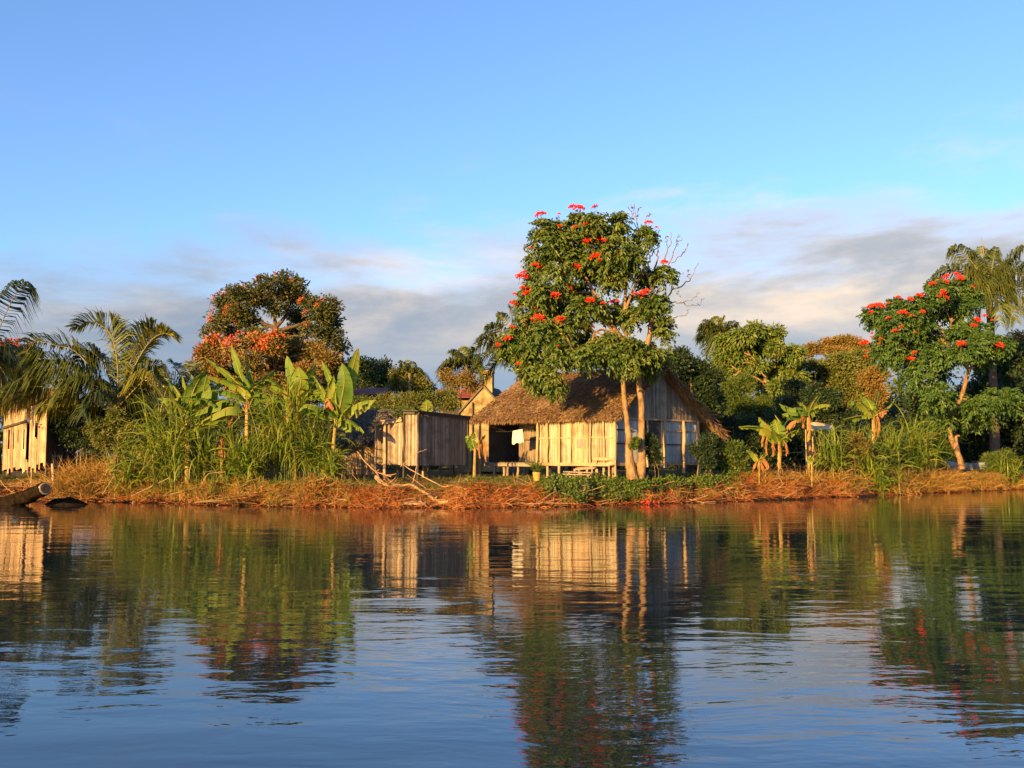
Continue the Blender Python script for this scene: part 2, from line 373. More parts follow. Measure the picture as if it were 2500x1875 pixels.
gx, dd = np.meshgrid(xs, ds); gy = shore(gx) + dd
mb.add(np.stack([gx, gy, ground(gx, gy)], -1), GRIDQ(len(xs), len(ds)), 0, True)
tag(mb.build('ground', M['ground']), kind='structure')
# ------------------------------------------------------------ thatch
def patch(A, B, C, D, u, v):
    """bilinear point: A ridge start, B ridge end, C eave end, D eave start"""
    A, B, C, D = (np.asarray(q, float) for q in (A, B, C, D)); u = np.asarray(u)[..., None]; v = np.asarray(v)[..., None]
    return (A * (1 - u) + B * u) * (1 - v) + (D * (1 - u) + C * u) * v
def thatch(mb, A, B, C, D, n=6000, th=0.11, ln=(.14, .32), wd=(.022, .055), m=0, mslab=0, eave=True, jit=.6):
    A, B, C, D = (np.asarray(q, float) for q in (A, B, C, D))
    nn = nrm(np.cross(B - A, D - A)); nn = nn if nn[2] > 0 else -nn
    dn = nrm((D + C) / 2 - (A + B) / 2); al = nrm(B - A)
    g = 14; uu, vv = np.meshgrid(np.linspace(0, 1, g), np.linspace(0, 1, g)); P = patch(A, B, C, D, uu, vv)
    sag = 0.05 * np.sin(uu * 9 + 1) * np.sin(vv * 7) + 0.03 * np.sin(uu * 23 + vv * 5)
    top = P + nn * sag[..., None]; bot = P - nn * th
    q = GRIDQ(g, g); N = g * g; V = np.concatenate([top.reshape(-1, 3), bot.reshape(-1, 3)])
    ed = np.r_[np.arange(g), np.arange(1, g) * g + g - 1, (g - 1) * g + np.arange(g - 2, -1, -1), np.arange(g - 2, -1, -1) * g]
    sd_ = np.stack([ed[:-1], ed[1:], ed[1:] + N, ed[:-1] + N], -1)
    mb.add(V, np.vstack([q, q[:, ::-1] + N, sd_]), mslab)
    u = rng.uniform(-.01, 1.01, n); v = rng.uniform(-.02, 1.0, n) ** .95
    P = patch(A, B, C, D, u, v) + nn * rng.uniform(.0, .06, n)[:, None]
    a = rng.normal(0, jit, n); lift = rng.normal(.04, .16, n)
    Dv = dn * np.cos(a)[:, None] + al * np.sin(a)[:, None] + nn * lift[:, None]
    leaves(mb, P, Dv, np.broadcast_to(nn, (n, 3)) + rng.normal(0, .25, (n, 3)), rng.uniform(*ln, n), rng.uniform(*wd, n), m, fold=.12, curl=.05)
    if eave:
        k = n // 5; u = rng.uniform(-.01, 1.01, k)
        P = patch(A, B, C, D, u, rng.uniform(.93, 1.0, k)) - nn * rng.uniform(-.03, th, k)[:, None]
        Dv = dn * .7 + np.array([0, 0, -1.0]) * rng.uniform(.1, 1.0, k)[:, None] + al * rng.normal(0, .3, k)[:, None]
        leaves(mb, P, Dv, np.broadcast_to(nn, (k, 3)), rng.uniform(.10, .26, k), rng.uniform(.02, .045, k), m, curl=.2)

# ------------------------------------------------------------ the main hut
HO = np.array([at(1500, 1113, 44.0)[0], 44.0]); PH = R(44); E1 = np.array([-math.cos(PH), math.sin(PH)]); E2 = np.array([math.sin(PH), math.cos(PH)])
def H(a, b, z=None):
    p = HO + E1 * a + E2 * b
    return p if z is None else np.array([p[0], p[1], z])
def a_of(px, b=0.0):                         # length along the long wall that shows at column px
    k = (px - 1250) / F; o = HO + E2 * b; return (o[0] - k * o[1]) / (math.cos(PH) + math.sin(PH) * k)
def b_of(px, a=0.0):
    k = (px - 1250) / F; o = HO + E1 * a; return (k * o[1] - o[0]) / (math.sin(PH) - math.cos(PH) * k)
HL, HW = a_of(1193), b_of(1704); HM = HW / 2; ZF, ZT, ZR = 1.68, 3.92, 6.05; SL = (ZR - 3.98) / HM; REC = 1.25; AS = a_of(1312)
hut = thing('thatched_hut', 'large stilted slat hut under a brown thatched roof behind the twin trunks', 'hut', H(HL / 2, HW / 2, 1.05))
mb = MB()
e0, e1 = -.55, HL + .75; zr = lambda b: ZR - SL * abs(b - HM)
thatch(mb, H(e1 - .25, HM, ZR + .10), H(e0, HM, ZR), H(e0, -.42, zr(-.42)), H(e1 + .2, -.42, zr(-.42) + .02), 22000)
thatch(mb, H(e0, HM, ZR), H(e1, HM, ZR + .08), H(e1, HW + 1.3, zr(HW + 1.3)), H(e0, HW + 1.3, zr(HW + 1.3)), 6500, ln=(.3, .65))
k = 900; P = np.array([H(a, HM + rng.normal(0, .12), ZR + .05 + rng.normal(0, .03)) for a in rng.uniform(e0, e1, k)])
leaves(mb, P, rng.normal(0, 1, (k, 3)) * (1, 1, .25), np.array([0, 0, 1.0]) + rng.normal(0, .3, (k, 3)), rng.uniform(.25, .55, k), rng.uniform(.04, .09, k))
# shaggy gable verge nearest the river, hanging over the gable wall
k = 1500; bb = rng.uniform(HM, HW + 1.3, k); P = np.array([H(e0 + rng.uniform(-.1, .1), b, zr(b) - rng.uniform(-.02, .22)) for b in bb])
dn = np.array([*E2, -SL]); leaves(mb, P, dn * rng.uniform(.3, 1, k)[:, None] + np.array([0, 0, -1.0]) * rng.uniform(.0, .9, k)[:, None] - np.array([*E1, 0]) * rng.uniform(0, .5, k)[:, None], rng.normal(0, 1, (k, 3)), rng.uniform(.25, .55, k), rng.uniform(.03, .06, k))
mb.build('roof', M['thatch'], hut)
# walls
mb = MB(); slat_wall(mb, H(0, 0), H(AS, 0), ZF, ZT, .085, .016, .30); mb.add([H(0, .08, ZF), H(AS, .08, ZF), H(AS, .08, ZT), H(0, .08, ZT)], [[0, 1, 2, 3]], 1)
mb.build('front_wall', [M['slat'], M['darkwood']], hut)
mb = MB(); a_d0, a_d1 = a_of(1267, REC), a_of(1238, REC)
slat_wall(mb, H(AS, REC), H(a_d0, REC), ZF, ZT + .6, .13, .02, .2); slat_wall(mb, H(a_d1, REC), H(HL, REC), ZF, ZT + .6, .13, .02, .2)
slat_wall(mb, H(AS, 0), H(AS, REC), ZF, ZT + .3, .12, .018, .15)
mb.build('porch_wall', M['slatgrey'], hut)
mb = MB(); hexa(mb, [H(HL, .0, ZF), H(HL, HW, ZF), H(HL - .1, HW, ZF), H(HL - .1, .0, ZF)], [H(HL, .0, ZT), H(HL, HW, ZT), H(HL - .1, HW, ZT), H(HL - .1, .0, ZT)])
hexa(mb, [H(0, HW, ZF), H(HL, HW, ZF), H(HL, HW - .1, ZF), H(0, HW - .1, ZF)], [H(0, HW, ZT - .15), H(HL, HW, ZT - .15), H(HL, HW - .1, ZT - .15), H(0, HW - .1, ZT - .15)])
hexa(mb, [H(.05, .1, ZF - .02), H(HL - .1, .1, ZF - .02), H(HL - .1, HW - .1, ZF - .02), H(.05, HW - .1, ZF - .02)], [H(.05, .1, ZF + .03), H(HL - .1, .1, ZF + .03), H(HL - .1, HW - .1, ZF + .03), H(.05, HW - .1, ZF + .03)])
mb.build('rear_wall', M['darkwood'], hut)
bw = [b_of(p) for p in (1540, 1575, 1612, 1626)]
mb = MB(); slat_wall(mb, H(0, HW), H(0, 0), ZF, 3.68, .13, .016, .1, inset=-.02, skip=lambda t, za, zb: [(za, zb)] if not (bw[1] < HW * (1 - t) < bw[2]) else [(za, za + .75), (zb - .12, zb)])
mb.build('gable_wall', M['slatsilver'], hut)
mb = MB(); slat_wall(mb, H(-.06, HW + .15), H(-.06, -.1), 3.62, 5, .15, .02, .12, jz=.05, ztop=lambda t: zr((HW + .15) - t * (HW + .25)) - .12)
mb.build('upper_gable', M['slatgrey'], hut)
mb = MB(); slat_wall(mb, H(-.01, bw[2] - .02), H(-.01, bw[1] + .02), ZF + .72, 3.6, .3, .02, .02, inset=.03); mb.build('shutter', M['darkwood'], hut, )
# door with a grey patch, leaf of the porch door
d0, d1 = a_of(1437), a_of(1395)
door = None
mb = MB(); slat_wall(mb, H(d0, -.05), H(d1, -.05), ZF - .02, 3.76, .2, .02, .04); beam(mb, H(d0, -.085, 3.45), H(d0 + .35, -.085, 3.45), .02, .05)
door = mb.build('door', M['plank'], hut); door['label'] = 'pale plank door with a grey patch'
mb = MB(); p0, p1 = a_of(1428, -.09), a_of(1407, -.09); hexa(mb, [H(p0, -.085, 2.33), H(p1, -.085, 2.36), H(p1, -.075, 2.36), H(p0, -.075, 2.33)], [H(p0, -.085, 2.74), H(p1, -.085, 2.76), H(p1, -.075, 2.76), H(p0, -.075, 2.74)])
mb.build('door_patch', M['darkwood'] if False else M['slatgrey'], door)
mb = MB(); q0 = H(a_d1, REC - .06); q1 = H(a_of(1198, REC), REC - .06); slat_wall(mb, q0, q1, ZF, 3.75, .22, .02, .04)
mb.build('porch_door', M['darkwood'], hut)
# round posts, rails, stilts
for px, z0, z1, r in ((1500, None, 3.9, .075), (1473, None, 3.85, .06), (1441, 1.5, 3.85, .04), (1394, 1.6, 3.8, .035), (1365, None, 3.85, .065), (1336, None, 3.85, .06), (1312, None, 3.7, .07)):
    a = a_of(px, -.12); p = H(a, -.12); mb = MB(); post(mb, [*p, (gz(*p) - .15) if z0 is None else z0], [*p, z1], r); mb.build('post', M['pole'], hut)
for px, z0, z1, r in ((1623, 1.45, 3.6, .085), (1668, 1.2, 3.65, .085), (1704, None, 3.7, .085), (1580, 1.5, 3.6, .05)):
    p = H(-.12, b_of(px, -.12)); mb = MB(); post(mb, [*p, (gz(*p) - .15) if z0 is None else z0], [*p, z1], r); mb.build('post', M['pole'], hut)
p = H(HL + .35, -.25); mb = MB(); post(mb, [*p, gz(*p) - .15], [*p, zr(-.2) - .1], .07); mb.build('post', M['pole'], hut)
def rail(A, B, wd=.05, ht=.07, mat='pole', nm='rail'):
    mb = MB(); beam(mb, A, B, wd, ht); mb.build(nm, M[mat], hut)
rail(H(d1 + .05, -.04, 2.82), H(AS, -.04, 2.80)); rail(H(0.05, -.04, 2.80), H(d0 - .05, -.04, 2.82))
rail(H(-.03, -.06, ZF - .06), H(AS, -.06, ZF - .06), .12, .14, nm='floor_beam'); rail(H(.0, -.10, 3.83), H(AS, -.10, 3.85), .06, .08)
rail(H(-.05, 0, 3.15), H(-.05, bw[0], 3.15), .04, .05, 'darkwood'); rail(H(-.05, 0, 2.55), H(-.05, bw[1], 2.55), .04, .05, 'darkwood')
rail(H(-.05, bw[3], 3.15), H(-.05, HW, 3.17), .04, .05); rail(H(-.05, bw[2], 2.52), H(-.05, HW, 2.53), .04, .05, 'darkwood')
rail(H(-.08, -.1, 3.66), H(-.08, HW + .3, 3.66), .10, .08); rail(H(-.06, -.05, ZF - .05), H(-.06, HW + .15, ZF - .05), .12, .13, nm='floor_beam')
rail(H(AS, -.0, ZF - .12), H(HL + .3, -.0, ZF - .12), .12, .12, 'slatgrey', 'floor_beam'); rail(H(AS, REC - .04, 2.78), H(a_d0, REC - .04, 2.78), .04, .06, 'darkwood')
mb = MB(); 
for k in range(9):
    b = .02 + k * .138; beam(mb, H(AS + .03, b, ZF - .03), H(HL + .2, b, ZF - .03), .12, .04)
mb.build('porch_floor', M['slatgrey'], hut)
for a, b in [(a, b) for b in (.25, 2.8, HW - .25) for a in (.3, 2.2, 3.9, AS + .4, 7.0, HL - .2)] + [(5.9, .1), (6.6, .1), (7.5, .1)]:
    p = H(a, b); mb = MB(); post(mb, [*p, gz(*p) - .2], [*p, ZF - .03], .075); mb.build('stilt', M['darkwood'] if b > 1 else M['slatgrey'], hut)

# bench of rails at the wall, plank steps
a0, a1 = a_of(1494, -.35), a_of(1444, -.35)
o = H((a0 + a1) / 2, -.4); t_ = thing('bench', 'weathered plank bench against the front wall between two round posts', 'bench', [*o, gz(*o)])
mb = MB(); beam(mb, H(a0, -.28, 1.60), H(a1, -.28, 1.60), .14, .05); beam(mb, H(a0, -.46, 1.58), H(a1, -.46, 1.58), .14, .05); mb.build('seat', M['plank'], t_)
mb = MB(); beam(mb, H(a0, -.2, 1.86), H(a1, -.2, 1.86), .04, .12); mb.build('backrest', M['plank'], t_)
for a in (a0 + .1, a1 - .1):
    mb = MB(); beam(mb, H(a, -.2, gz(*H(a, -.2)) - .05), H(a, -.2, 1.85), .06, .06); beam(mb, H(a, -.46, gz(*H(a, -.46)) - .05), H(a, -.46, 1.56), .06, .06); mb.build('leg', M['plank'], t_)
a0, a1 = a_of(1440, -.8), a_of(1390, -.8); o = H((a0 + a1) / 2, -.8)
t_ = thing('plank_steps', 'low plank steps on short stumps below the patched door', 'steps', [*o, gz(*o)])
mb = MB(); hexa(mb, [H(a0, -.5, 1.44), H(a1, -.5, 1.36), H(a1, -.3, 1.44), H(a0, -.3, 1.52)], [H(a0, -.5, 1.49), H(a1, -.5, 1.41), H(a1, -.3, 1.49), H(a0, -.3, 1.57)]); mb.build('upper_tread', M['straw'] if False else M['plank'], t_)
mb = MB(); beam(mb, H(a0 - .3, -.85, 1.27), H(a1 + .2, -.85, 1.30), .3, .05); beam(mb, H(a0 - .3, -1.1, 1.18), H(a1 + .1, -1.1, 1.2), .16, .05); mb.build('lower_tread', M['slatgrey'], t_)
for a in (a0 - .1, a0 + .45, a1):
    for b in (-.85, -.45):
        p = H(a, b); mb = MB(); post(mb, [*p, gz(*p) - .1], [*p, 1.25 if b < -.6 else 1.42], .06); mb.build('leg', M['plank'], t_)
# towel on its line
def cloth_mat(name, c):
    m, t = new_mat(name); pr = t.n('ShaderNodeBsdfPrincipled', {'Base Color': (*c, 1), 'Roughness': .9, 'Specular IOR Level': .1})
    tr = t.n('ShaderNodeBsdfTranslucent', {0: (*c, 1)}); t.n('ShaderNodeOutputMaterial', {0: t.n('ShaderNodeMixShader', {0: .25, 1: pr.outputs[0], 2: tr.outputs[0]}).outputs[0]}); return m
M['cloth'] = cloth_mat('white_cloth', (.62, .58, .50))
LA = H(HL + .35, -.27, 3.28); LB = H(AS + .05, -.2, 3.36); LM = (LA + LB) / 2 - np.array([0, 0, .16])
mb = MB(); lp = spline([LA, LM, LB], 14); tube(mb, lp, .008, 4); tag(mb.build('washing_line', M['darkwood'], loc=LA), 'thin sagging washing line strung along the shaded porch', 'line')
pa = at(1252, 1048, LM[1]); ta = np.argmin(np.abs(1250 + F * lp[:, 0] / lp[:, 1] - 1253)); tb = np.argmin(np.abs(1250 + F * lp[:, 0] / lp[:, 1] - 1277))
q = spline([LA, LM, LB], 400); qx = 1250 + F * q[:, 0] / q[:, 1]; T0 = q[np.argmin(abs(qx - 1252.5))]; T1 = q[np.argmin(abs(qx - 1276))]
mb = MB(); g = 16; u, v = np.meshgrid(np.linspace(0, 1, g), np.linspace(0, 1, g)); nn = np.array([-E2[0], -E2[1], 0])
V = T0 + (T1 - T0) * ((u - .5) * (1 + .14 * v) + .5)[..., None]; V = V + nn * (.03 * np.sin(u * 14 + v * 3) * (.3 + v) + .012)[..., None]; V[..., 2] -= v * .63 + .03 * v * np.sin(u * 11)
mb.add(V, GRIDQ(g, g), 0, True); V2 = V.copy(); V2 = V - nn * .012; mb.add(V2, GRIDQ(g, g)[:, ::-1], 0, True)
tag(mb.build('towel', M['cloth'], loc=T0), 'white cloth hung on the line before the dark doorway', 'towel')

# ------------------------------------------------------------ stilted shed with its lower side part
SO = np.array([at(1019, 1113, 44.0)[0], 44.0]); PS = R(34); S1 = np.array([-math.cos(PS), math.sin(PS)]); S2 = np.array([math.sin(PS), math.cos(PS)])
def S(a, b, z=None):
    p = SO + S1 * a + S2 * b; return p if z is None else np.array([p[0], p[1], z])
shed = thing('slat_shed', 'grey slatted shed on short stilts with a thin dark roof', 'shed', S(.6, 1.6, 1.05))
ks = lambda px: (px - 1250) / F
SW = (ks(1140) * SO[1] - SO[0]) / (math.sin(PS) - math.cos(PS) * ks(1140)); s_a = lambda px: (SO[0] - ks(px) * SO[1]) / (math.cos(PS) + math.sin(PS) * ks(px)); SD = s_a(988); z0 = 1.58
zt = lambda a, b: 3.92 - .06 * b + .03 * a
mb = MB(); slat_wall(mb, S(0, SW), S(0, 0), z0, 3.8, .075, .014, .30, inset=0, jz=.02); mb.build('front_wall', M['slatgrey'], shed)
mb = MB(); slat_wall(mb, S(0, 0), S(SD, 0), z0, 3.8, .08, .014, .30); mb.build('side_wall', M['slatgrey'], shed)
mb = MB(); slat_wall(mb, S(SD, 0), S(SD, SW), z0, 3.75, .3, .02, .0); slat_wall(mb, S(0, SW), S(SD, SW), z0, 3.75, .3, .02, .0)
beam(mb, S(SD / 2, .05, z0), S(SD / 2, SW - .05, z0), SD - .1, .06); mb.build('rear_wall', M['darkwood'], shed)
mb = MB(); th = .05
rb = [S(-.18, -.2, 3.93), S(-.15, SW + .28, 3.80), S(SD + .35, SW + .25, 3.86), S(SD + .3, -.3, 4.0)]
hexa(mb, rb, [p + np.array([0, 0, th]) for p in rb]); beam(mb, S(-.1, -.05, 3.87), S(-.1, SW + .1, 3.76), .08, .12); beam(mb, S(.05, -.12, 3.86), S(SD, -.12, 3.90), .06, .1)
mb.build('roof', M['darkwood'], shed)
for a, b in ((-.05, -.03), (-.03, 1.6), (-.05, SW + .02), (SD, -.05), (SD, SW), (.0, .8), (.0, 2.4)):
    p = S(a, b); mb = MB(); post(mb, [*p, gz(*p) - .15], [*p, 3.85 if b in (-.03, SW + .02, -.05) else z0], .05); mb.build('post', M['darkwood'], shed)
lean = thing('lean_to', 'low sunlit slat lean-to joined to the side of the grey shed', 'shed', S(1.9, .6, 1.05))
zl = 1.62; A1 = SD + .08; A2 = s_a(920)
mb = MB(); slat_wall(mb, S(A1, .02), S(A2, .02), zl, 3.58, .08, .014, .30, jz=.04, ztop=lambda t: 3.62 - .16 * t); mb.build('front_wall', M['slatgrey'], lean)
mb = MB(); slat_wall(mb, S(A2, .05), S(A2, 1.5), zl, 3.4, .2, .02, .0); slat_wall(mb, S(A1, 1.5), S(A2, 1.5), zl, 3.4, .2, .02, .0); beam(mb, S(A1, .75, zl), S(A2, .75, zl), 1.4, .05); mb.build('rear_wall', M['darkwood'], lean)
mb = MB(); rb = [S(A1, -.15, 3.66), S(A2 + .15, -.2, 3.48), S(A2 + .15, 1.7, 3.5), S(A1, 1.7, 3.68)]; hexa(mb, rb, [p + np.array([0, 0, .04]) for p in rb])
beam(mb, S(A1, -.1, 3.58), S(A2 + .1, -.12, 3.40), .05, .12); mb.build('roof', M['plank'], lean)
for a, b, r in ((A2 + .05, -.05, .06), (s_a(944), -.10, .075), (A2, 1.5, .06), (A1 + .05, 1.5, .06)):
    p = S(a, b); mb = MB(); post(mb, [*p, gz(*p) - .15], [*p, 3.55], r); mb.build('post', M['pole'], lean)

# ------------------------------------------------------------ little plastered house with a chimney, long red roof, other far huts
m, t = new_mat('stained_plaster'); oc = t.n('ShaderNodeTexCoord').outputs['Object']
c = t.ramp(t.mr(t.noise(oc, 1.8, 6, .7), .3, .7), [(0, (.10, .065, .03)), (.5, (.22, .155, .075)), (1, (.32, .25, .14))])
pr = t.n('ShaderNodeBsdfPrincipled', {'Base Color': c, 'Roughness': .95, 'Specular IOR Level': .1}); t.n('ShaderNodeOutputMaterial', {0: pr.outputs[0]}); M['plaster'] = m
m, t = new_mat('red_sheet_roof'); oc = t.n('ShaderNodeTexCoord').outputs['Object']
c = t.ramp(t.mr(t.noise(oc, .8, 6, .7), .3, .7), [(0, (.10, .020, .014)), (.6, (.22, .05, .03)), (1, (.26, .09, .05))])
pr = t.n('ShaderNodeBsdfPrincipled', {'Base Color': c, 'Roughness': .7, 'Specular IOR Level': .3}); t.n('ShaderNodeOutputMaterial', {0: pr.outputs[0]}); M['redroof'] = m
m, t = new_mat('pale_sheet'); oc = t.n('ShaderNodeTexCoord').outputs['Object']
c = t.ramp(t.mr(t.noise(oc, 2, 6, .7), .3, .7), [(0, (.30, .22, .13)), (1, (.52, .42, .27))])
pr = t.n('ShaderNodeBsdfPrincipled', {'Base Color': c, 'Roughness': .7, 'Specular IOR Level': .3}); t.n('ShaderNodeOutputMaterial', {0: pr.outputs[0]}); M['sheet'] = m
def gabled(name, label, cx, cy, rot, L, W, zb, ze, zr_, wall, roof, ov=.25, th=.06, cat='house', chim=None, win=()):
    """gabled house: gable end faces local -y; L depth, W width"""
    c_, s_ = math.cos(rot), math.sin(rot)
    def T(x, y, z): return np.array([cx + c_ * x - s_ * y, cy + s_ * x + c_ * y, z])
    h = thing(name, label, cat, T(0, L / 2, gz(cx, cy)))
    mb = MB(); w2 = W / 2
    v = [T(-w2, 0, zb), T(w2, 0, zb), T(w2, 0, ze), T(0, 0, zr_), T(-w2, 0, ze)]; v += [T(-w2, L, zb), T(w2, L, zb), T(w2, L, ze), T(0, L, zr_), T(-w2, L, ze)]
    mb.add(v, [[0, 1, 2, 4], [5, 9, 7, 6], [0, 4, 9, 5], [1, 6, 7, 2]]); mb.add(v, [[4, 2, 3], [9, 8, 7]])
    mb.build('wall', wall, h)
    mb = MB(); sl = (zr_ - ze) / w2; eo = ze - sl * ov
    for s in (-1, 1):
        b = [T(0, -ov, zr_ + .02), T(s * (w2 + ov), -ov, eo + .02), T(s * (w2 + ov), L + ov, eo + .02), T(0, L + ov, zr_ + .02)]
        if s < 0: b = b[::-1]
        hexa(mb, b, [p + np.array([0, 0, th]) for p in b])
        n_ = int(L * W * 6); u = rng.uniform(0, 1, n_)
    r = mb.build('roof', roof, h)
    for (x, z, ww, hh) in win:
        mb = MB(); hexa(mb, [T(x - ww / 2, -.03, z), T(x + ww / 2, -.03, z), T(x + ww / 2, .02, z), T(x - ww / 2, .02, z)], [T(x - ww / 2, -.03, z + hh), T(x + ww / 2, -.03, z + hh), T(x + ww / 2, .02, z + hh), T(x - ww / 2, .02, z + hh)]); mb.build('window', M['darkwood'], h)
    return h, T, r
P0 = at(1180, 1000, 57); ap = at(1180, 946, 57)[2]; ev = at(1122, 1006, 57)
h, T, r = gabled('plaster_house', 'small stained yellow plaster house with a stubby square chimney behind the shed', P0[0], 57, R(-12), 4.0, 2 * (P0[0] - ev[0]) * .98, 1.1, ev[2], ap, M['plaster'], M['thatchgrey'], .12, .14)
mb = MB(); zc = at(1188, 906, 57)[2]; x0, y0 = .25, .35
for (a, b, e) in ((ap - .5, zc - .12, .24), (zc - .12, zc, .27)):
    hexa(mb, [T(x0 - e, y0 - e, a), T(x0 + e, y0 - e, a), T(x0 + e, y0 + e, a), T(x0 - e, y0 + e, a)], [T(x0 - e, y0 - e, b), T(x0 + e, y0 - e, b), T(x0 + e, y0 + e, b), T(x0 - e, y0 + e, b)])
for dx in (-.2, .2):
    for dy in (-.2, .2): beam(mb, T(x0 + dx, y0 + dy, zc), T(x0 + dx, y0 + dy, zc + .1), .12, .12)
mb.build('chimney', M['plaster'], r)
mb = MB(); beam(mb, T(-.62, -.06, 1.2), T(-.62, -.06, ap - .85), .12, .08); mb.build('corner_post', M['darkwood'], h)
def longhouse(label, pxa, pxb, py_r, py_e, Y):
    a = at(pxa, py_r, Y + 2); b = at(pxb, py_r, Y + 2); ze = at(pxa, py_e, Y)[2]; cx = (a[0] + b[0]) / 2
    h = thing('red_roofed_house', label, 'house', [cx, Y + 2, gz(cx, Y)])
    mb = MB()
    for s in (-1, 1):
        q = [[a[0] - .3, Y + 2, a[2]], [b[0] + .3, Y + 2, a[2]], [b[0] + .3, Y + 2 + s * 2.4, ze], [a[0] - .3, Y + 2 + s * 2.4, ze]]
        q = np.array(q if s < 0 else q[::-1]); hexa(mb, q[::-1], q[::-1] + [0, 0, .07])
    mb.build('roof', M['redroof'], h)
    mb = MB(); beam(mb, [a[0], Y + 2, (ze + 1.2) / 2 - .05], [b[0], Y + 2, (ze + 1.2) / 2 - .05], 3.6, ze - 1.25); mb.build('wall', M['plaster'], h)
    for f in (.3, .7):
        x = a[0] + (b[0] - a[0]) * f; mb = MB(); beam(mb, [x - .4, Y + .17, ze - 1.1], [x + .4, Y + .17, ze - 1.1], .08, .9); mb.build('window', M['darkwood'], h)
longhouse('low house with a faded red roof behind the banana with the up-pointing leaf', 858, 940, 950, 966, 66)
longhouse('low house with a faded red roof just beside the yellow plaster house', 1078, 1150, 953, 972, 67)
# small grey thatched hut left of the shed
a = at(835, 998, 51); b = at(925, 992, 52); zr1 = a[2]; ze1 = at(870, 1078, 49)[2]
h = thing('palm_thatch_hut', 'low hut with shaggy grey palm thatch beside the lean-to', 'hut', [(a[0] + b[0]) / 2, 51, gz(a[0], 51)])
mb = MB(); A = np.array([a[0] - .5, 51.2, zr1]); B = np.array([b[0] + .6, 51.6, zr1]); C = np.array([b[0] + .7, 49.4, ze1 + .1]); D = np.array([a[0] - .9, 49.2, ze1])
thatch(mb, A, B, C, D, 3500, ln=(.3, .7), wd=(.03, .08)); thatch(mb, B, A, A + [-.1, 2.2, -1.5], B + [.1, 2.2, -1.5], 800, ln=(.3, .7), eave=False); mb.build('roof', M['thatchgrey'], h)
mb = MB(); slat_wall(mb, [D[0] + .5, 49.7], [C[0] - .4, 49.9], 1.1, ze1 + .25, .14, .02, .1); slat_wall(mb, [D[0] + .5, 49.7], [D[0] + .5, 52.6], 1.1, ze1 + .25, .2, .02, .05); slat_wall(mb, [C[0] - .4, 49.9], [C[0] - .4, 52.6], 1.1, ze1 + .25, .2, .02, .05); mb.build('wall', M['plank'], h)
# stake fence
f0 = at(812, 1150, 46.0); f1 = at(918, 1150, 46.4); fence = thing('stake_fence', 'rough fence of thin crooked stakes beside the lean-to', 'fence', [*f0[:2], gz(*f0[:2])])
for k in range(34):
    t_ = k / 33; x = f0[0] + (f1[0] - f0[0]) * t_; y = f0[1] + (f1[1] - f0[1]) * t_ + rng.normal(0, .05); z = gz(x, y)
    mb = MB(); post(mb, [x, y, z - .1], [x + rng.normal(0, .12), y, z + rng.uniform(.55, 1.25)], rng.uniform(.016, .03), 5, bend=.02); mb.build('stake', M['pole'], fence)
for zz in (.45, .8):
    mb = MB(); beam(mb, [f0[0], f0[1] + .05, gz(*f0[:2]) + zz], [f1[0], f1[1] + .05, gz(*f1[:2]) + zz], .03, .04); mb.build('rail', M['pole'], fence)
# plank hut at the far left
A = at(6, 1113, 48.2); B = at(112, 1113, 46.6); L = B[0] - A[0]
h = thing('plank_hut', 'gappy pale plank hut half hidden by drooping palm fronds', 'hut', [(A[0] + B[0]) / 2, 48.5, gz(A[0], 48)])
zt1 = lambda t: at(10, 1012, 48.2)[2] + t * .55
def slits(t, za, zb):
    px = 6 + t * 106
    if 19 < px < 22.5 or 31 < px < 34 or 41 < px < 45 or 55 < px < 58.5: return [(za, at(px, 1088 + 9 * math.sin(px), 47)[2]), (at(px, 1052 + 7 * math.cos(px * 1.7), 47)[2], zb)]
    if 85 < px < 91: return [(za, at(px, 1068 + rng.uniform(-6, 6), 47)[2]), (at(px, 1030 + rng.uniform(-5, 5), 47)[2], zb)]
    if 64 < px < 70: return [(za, za + .5)]
    return [(za + (0.5 * rng.random() if px > 85 else .25 * rng.random()), zb)]
mb = MB(); slat_wall(mb, A, B, 1.25, 3, .085, .02, .22, .09, ztop=zt1, skip=slits); mb.build('front_wall', M['plank'], h)
mb = MB(); beam(mb, [A[0] - .05, A[1] - .07, at(10, 1045, 48)[2]], [A[0] + L * .55, A[1] - .95, at(70, 1028, 47.3)[2]], .06, .1); mb.build('cross_beam', M['darkwood'], h)
mb = MB()
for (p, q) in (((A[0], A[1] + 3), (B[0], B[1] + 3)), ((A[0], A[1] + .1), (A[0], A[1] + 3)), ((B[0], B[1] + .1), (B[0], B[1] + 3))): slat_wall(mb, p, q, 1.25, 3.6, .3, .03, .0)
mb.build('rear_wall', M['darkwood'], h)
mb = MB(); thatch(mb, [A[0] - .3, A[1] + 1.6, 5.2], [B[0] + .3, B[1] + 1.8, 5.3], [B[0] + .4, B[1] + .05, 4.45], [A[0] - .4, A[1] + .05, 4.1], 2200); thatch(mb, [B[0] + .3, B[1] + 1.8, 5.3], [A[0] - .3, A[1] + 1.6, 5.2], [A[0] - .4, A[1] + 3.4, 3.9], [B[0] + .4, B[1] + 3.4, 3.9], 900); mb.build('roof', M['thatch'], h)
A = at(112, 1113, 47.0); B = at(150, 1113, 47.6); f = thing('paling_fence', 'short weathered paling fence beside the plank hut', 'fence', [*A[:2], gz(*A[:2])])
for k in range(13):
    t_ = k / 12; x = A[0] + (B[0] - A[0]) * t_; y = A[1] + (B[1] - A[1]) * t_; mb = MB(); hh = rng.uniform(1.15, 1.5); ww = rng.uniform(.03, .045)
    z = gz(x, y); beam(mb, [x, y, z - .1], [x + rng.normal(0, .03), y, z + hh], ww * 2 * .45 + .03, .02); mb.build('paling', M['slatgrey'], f)
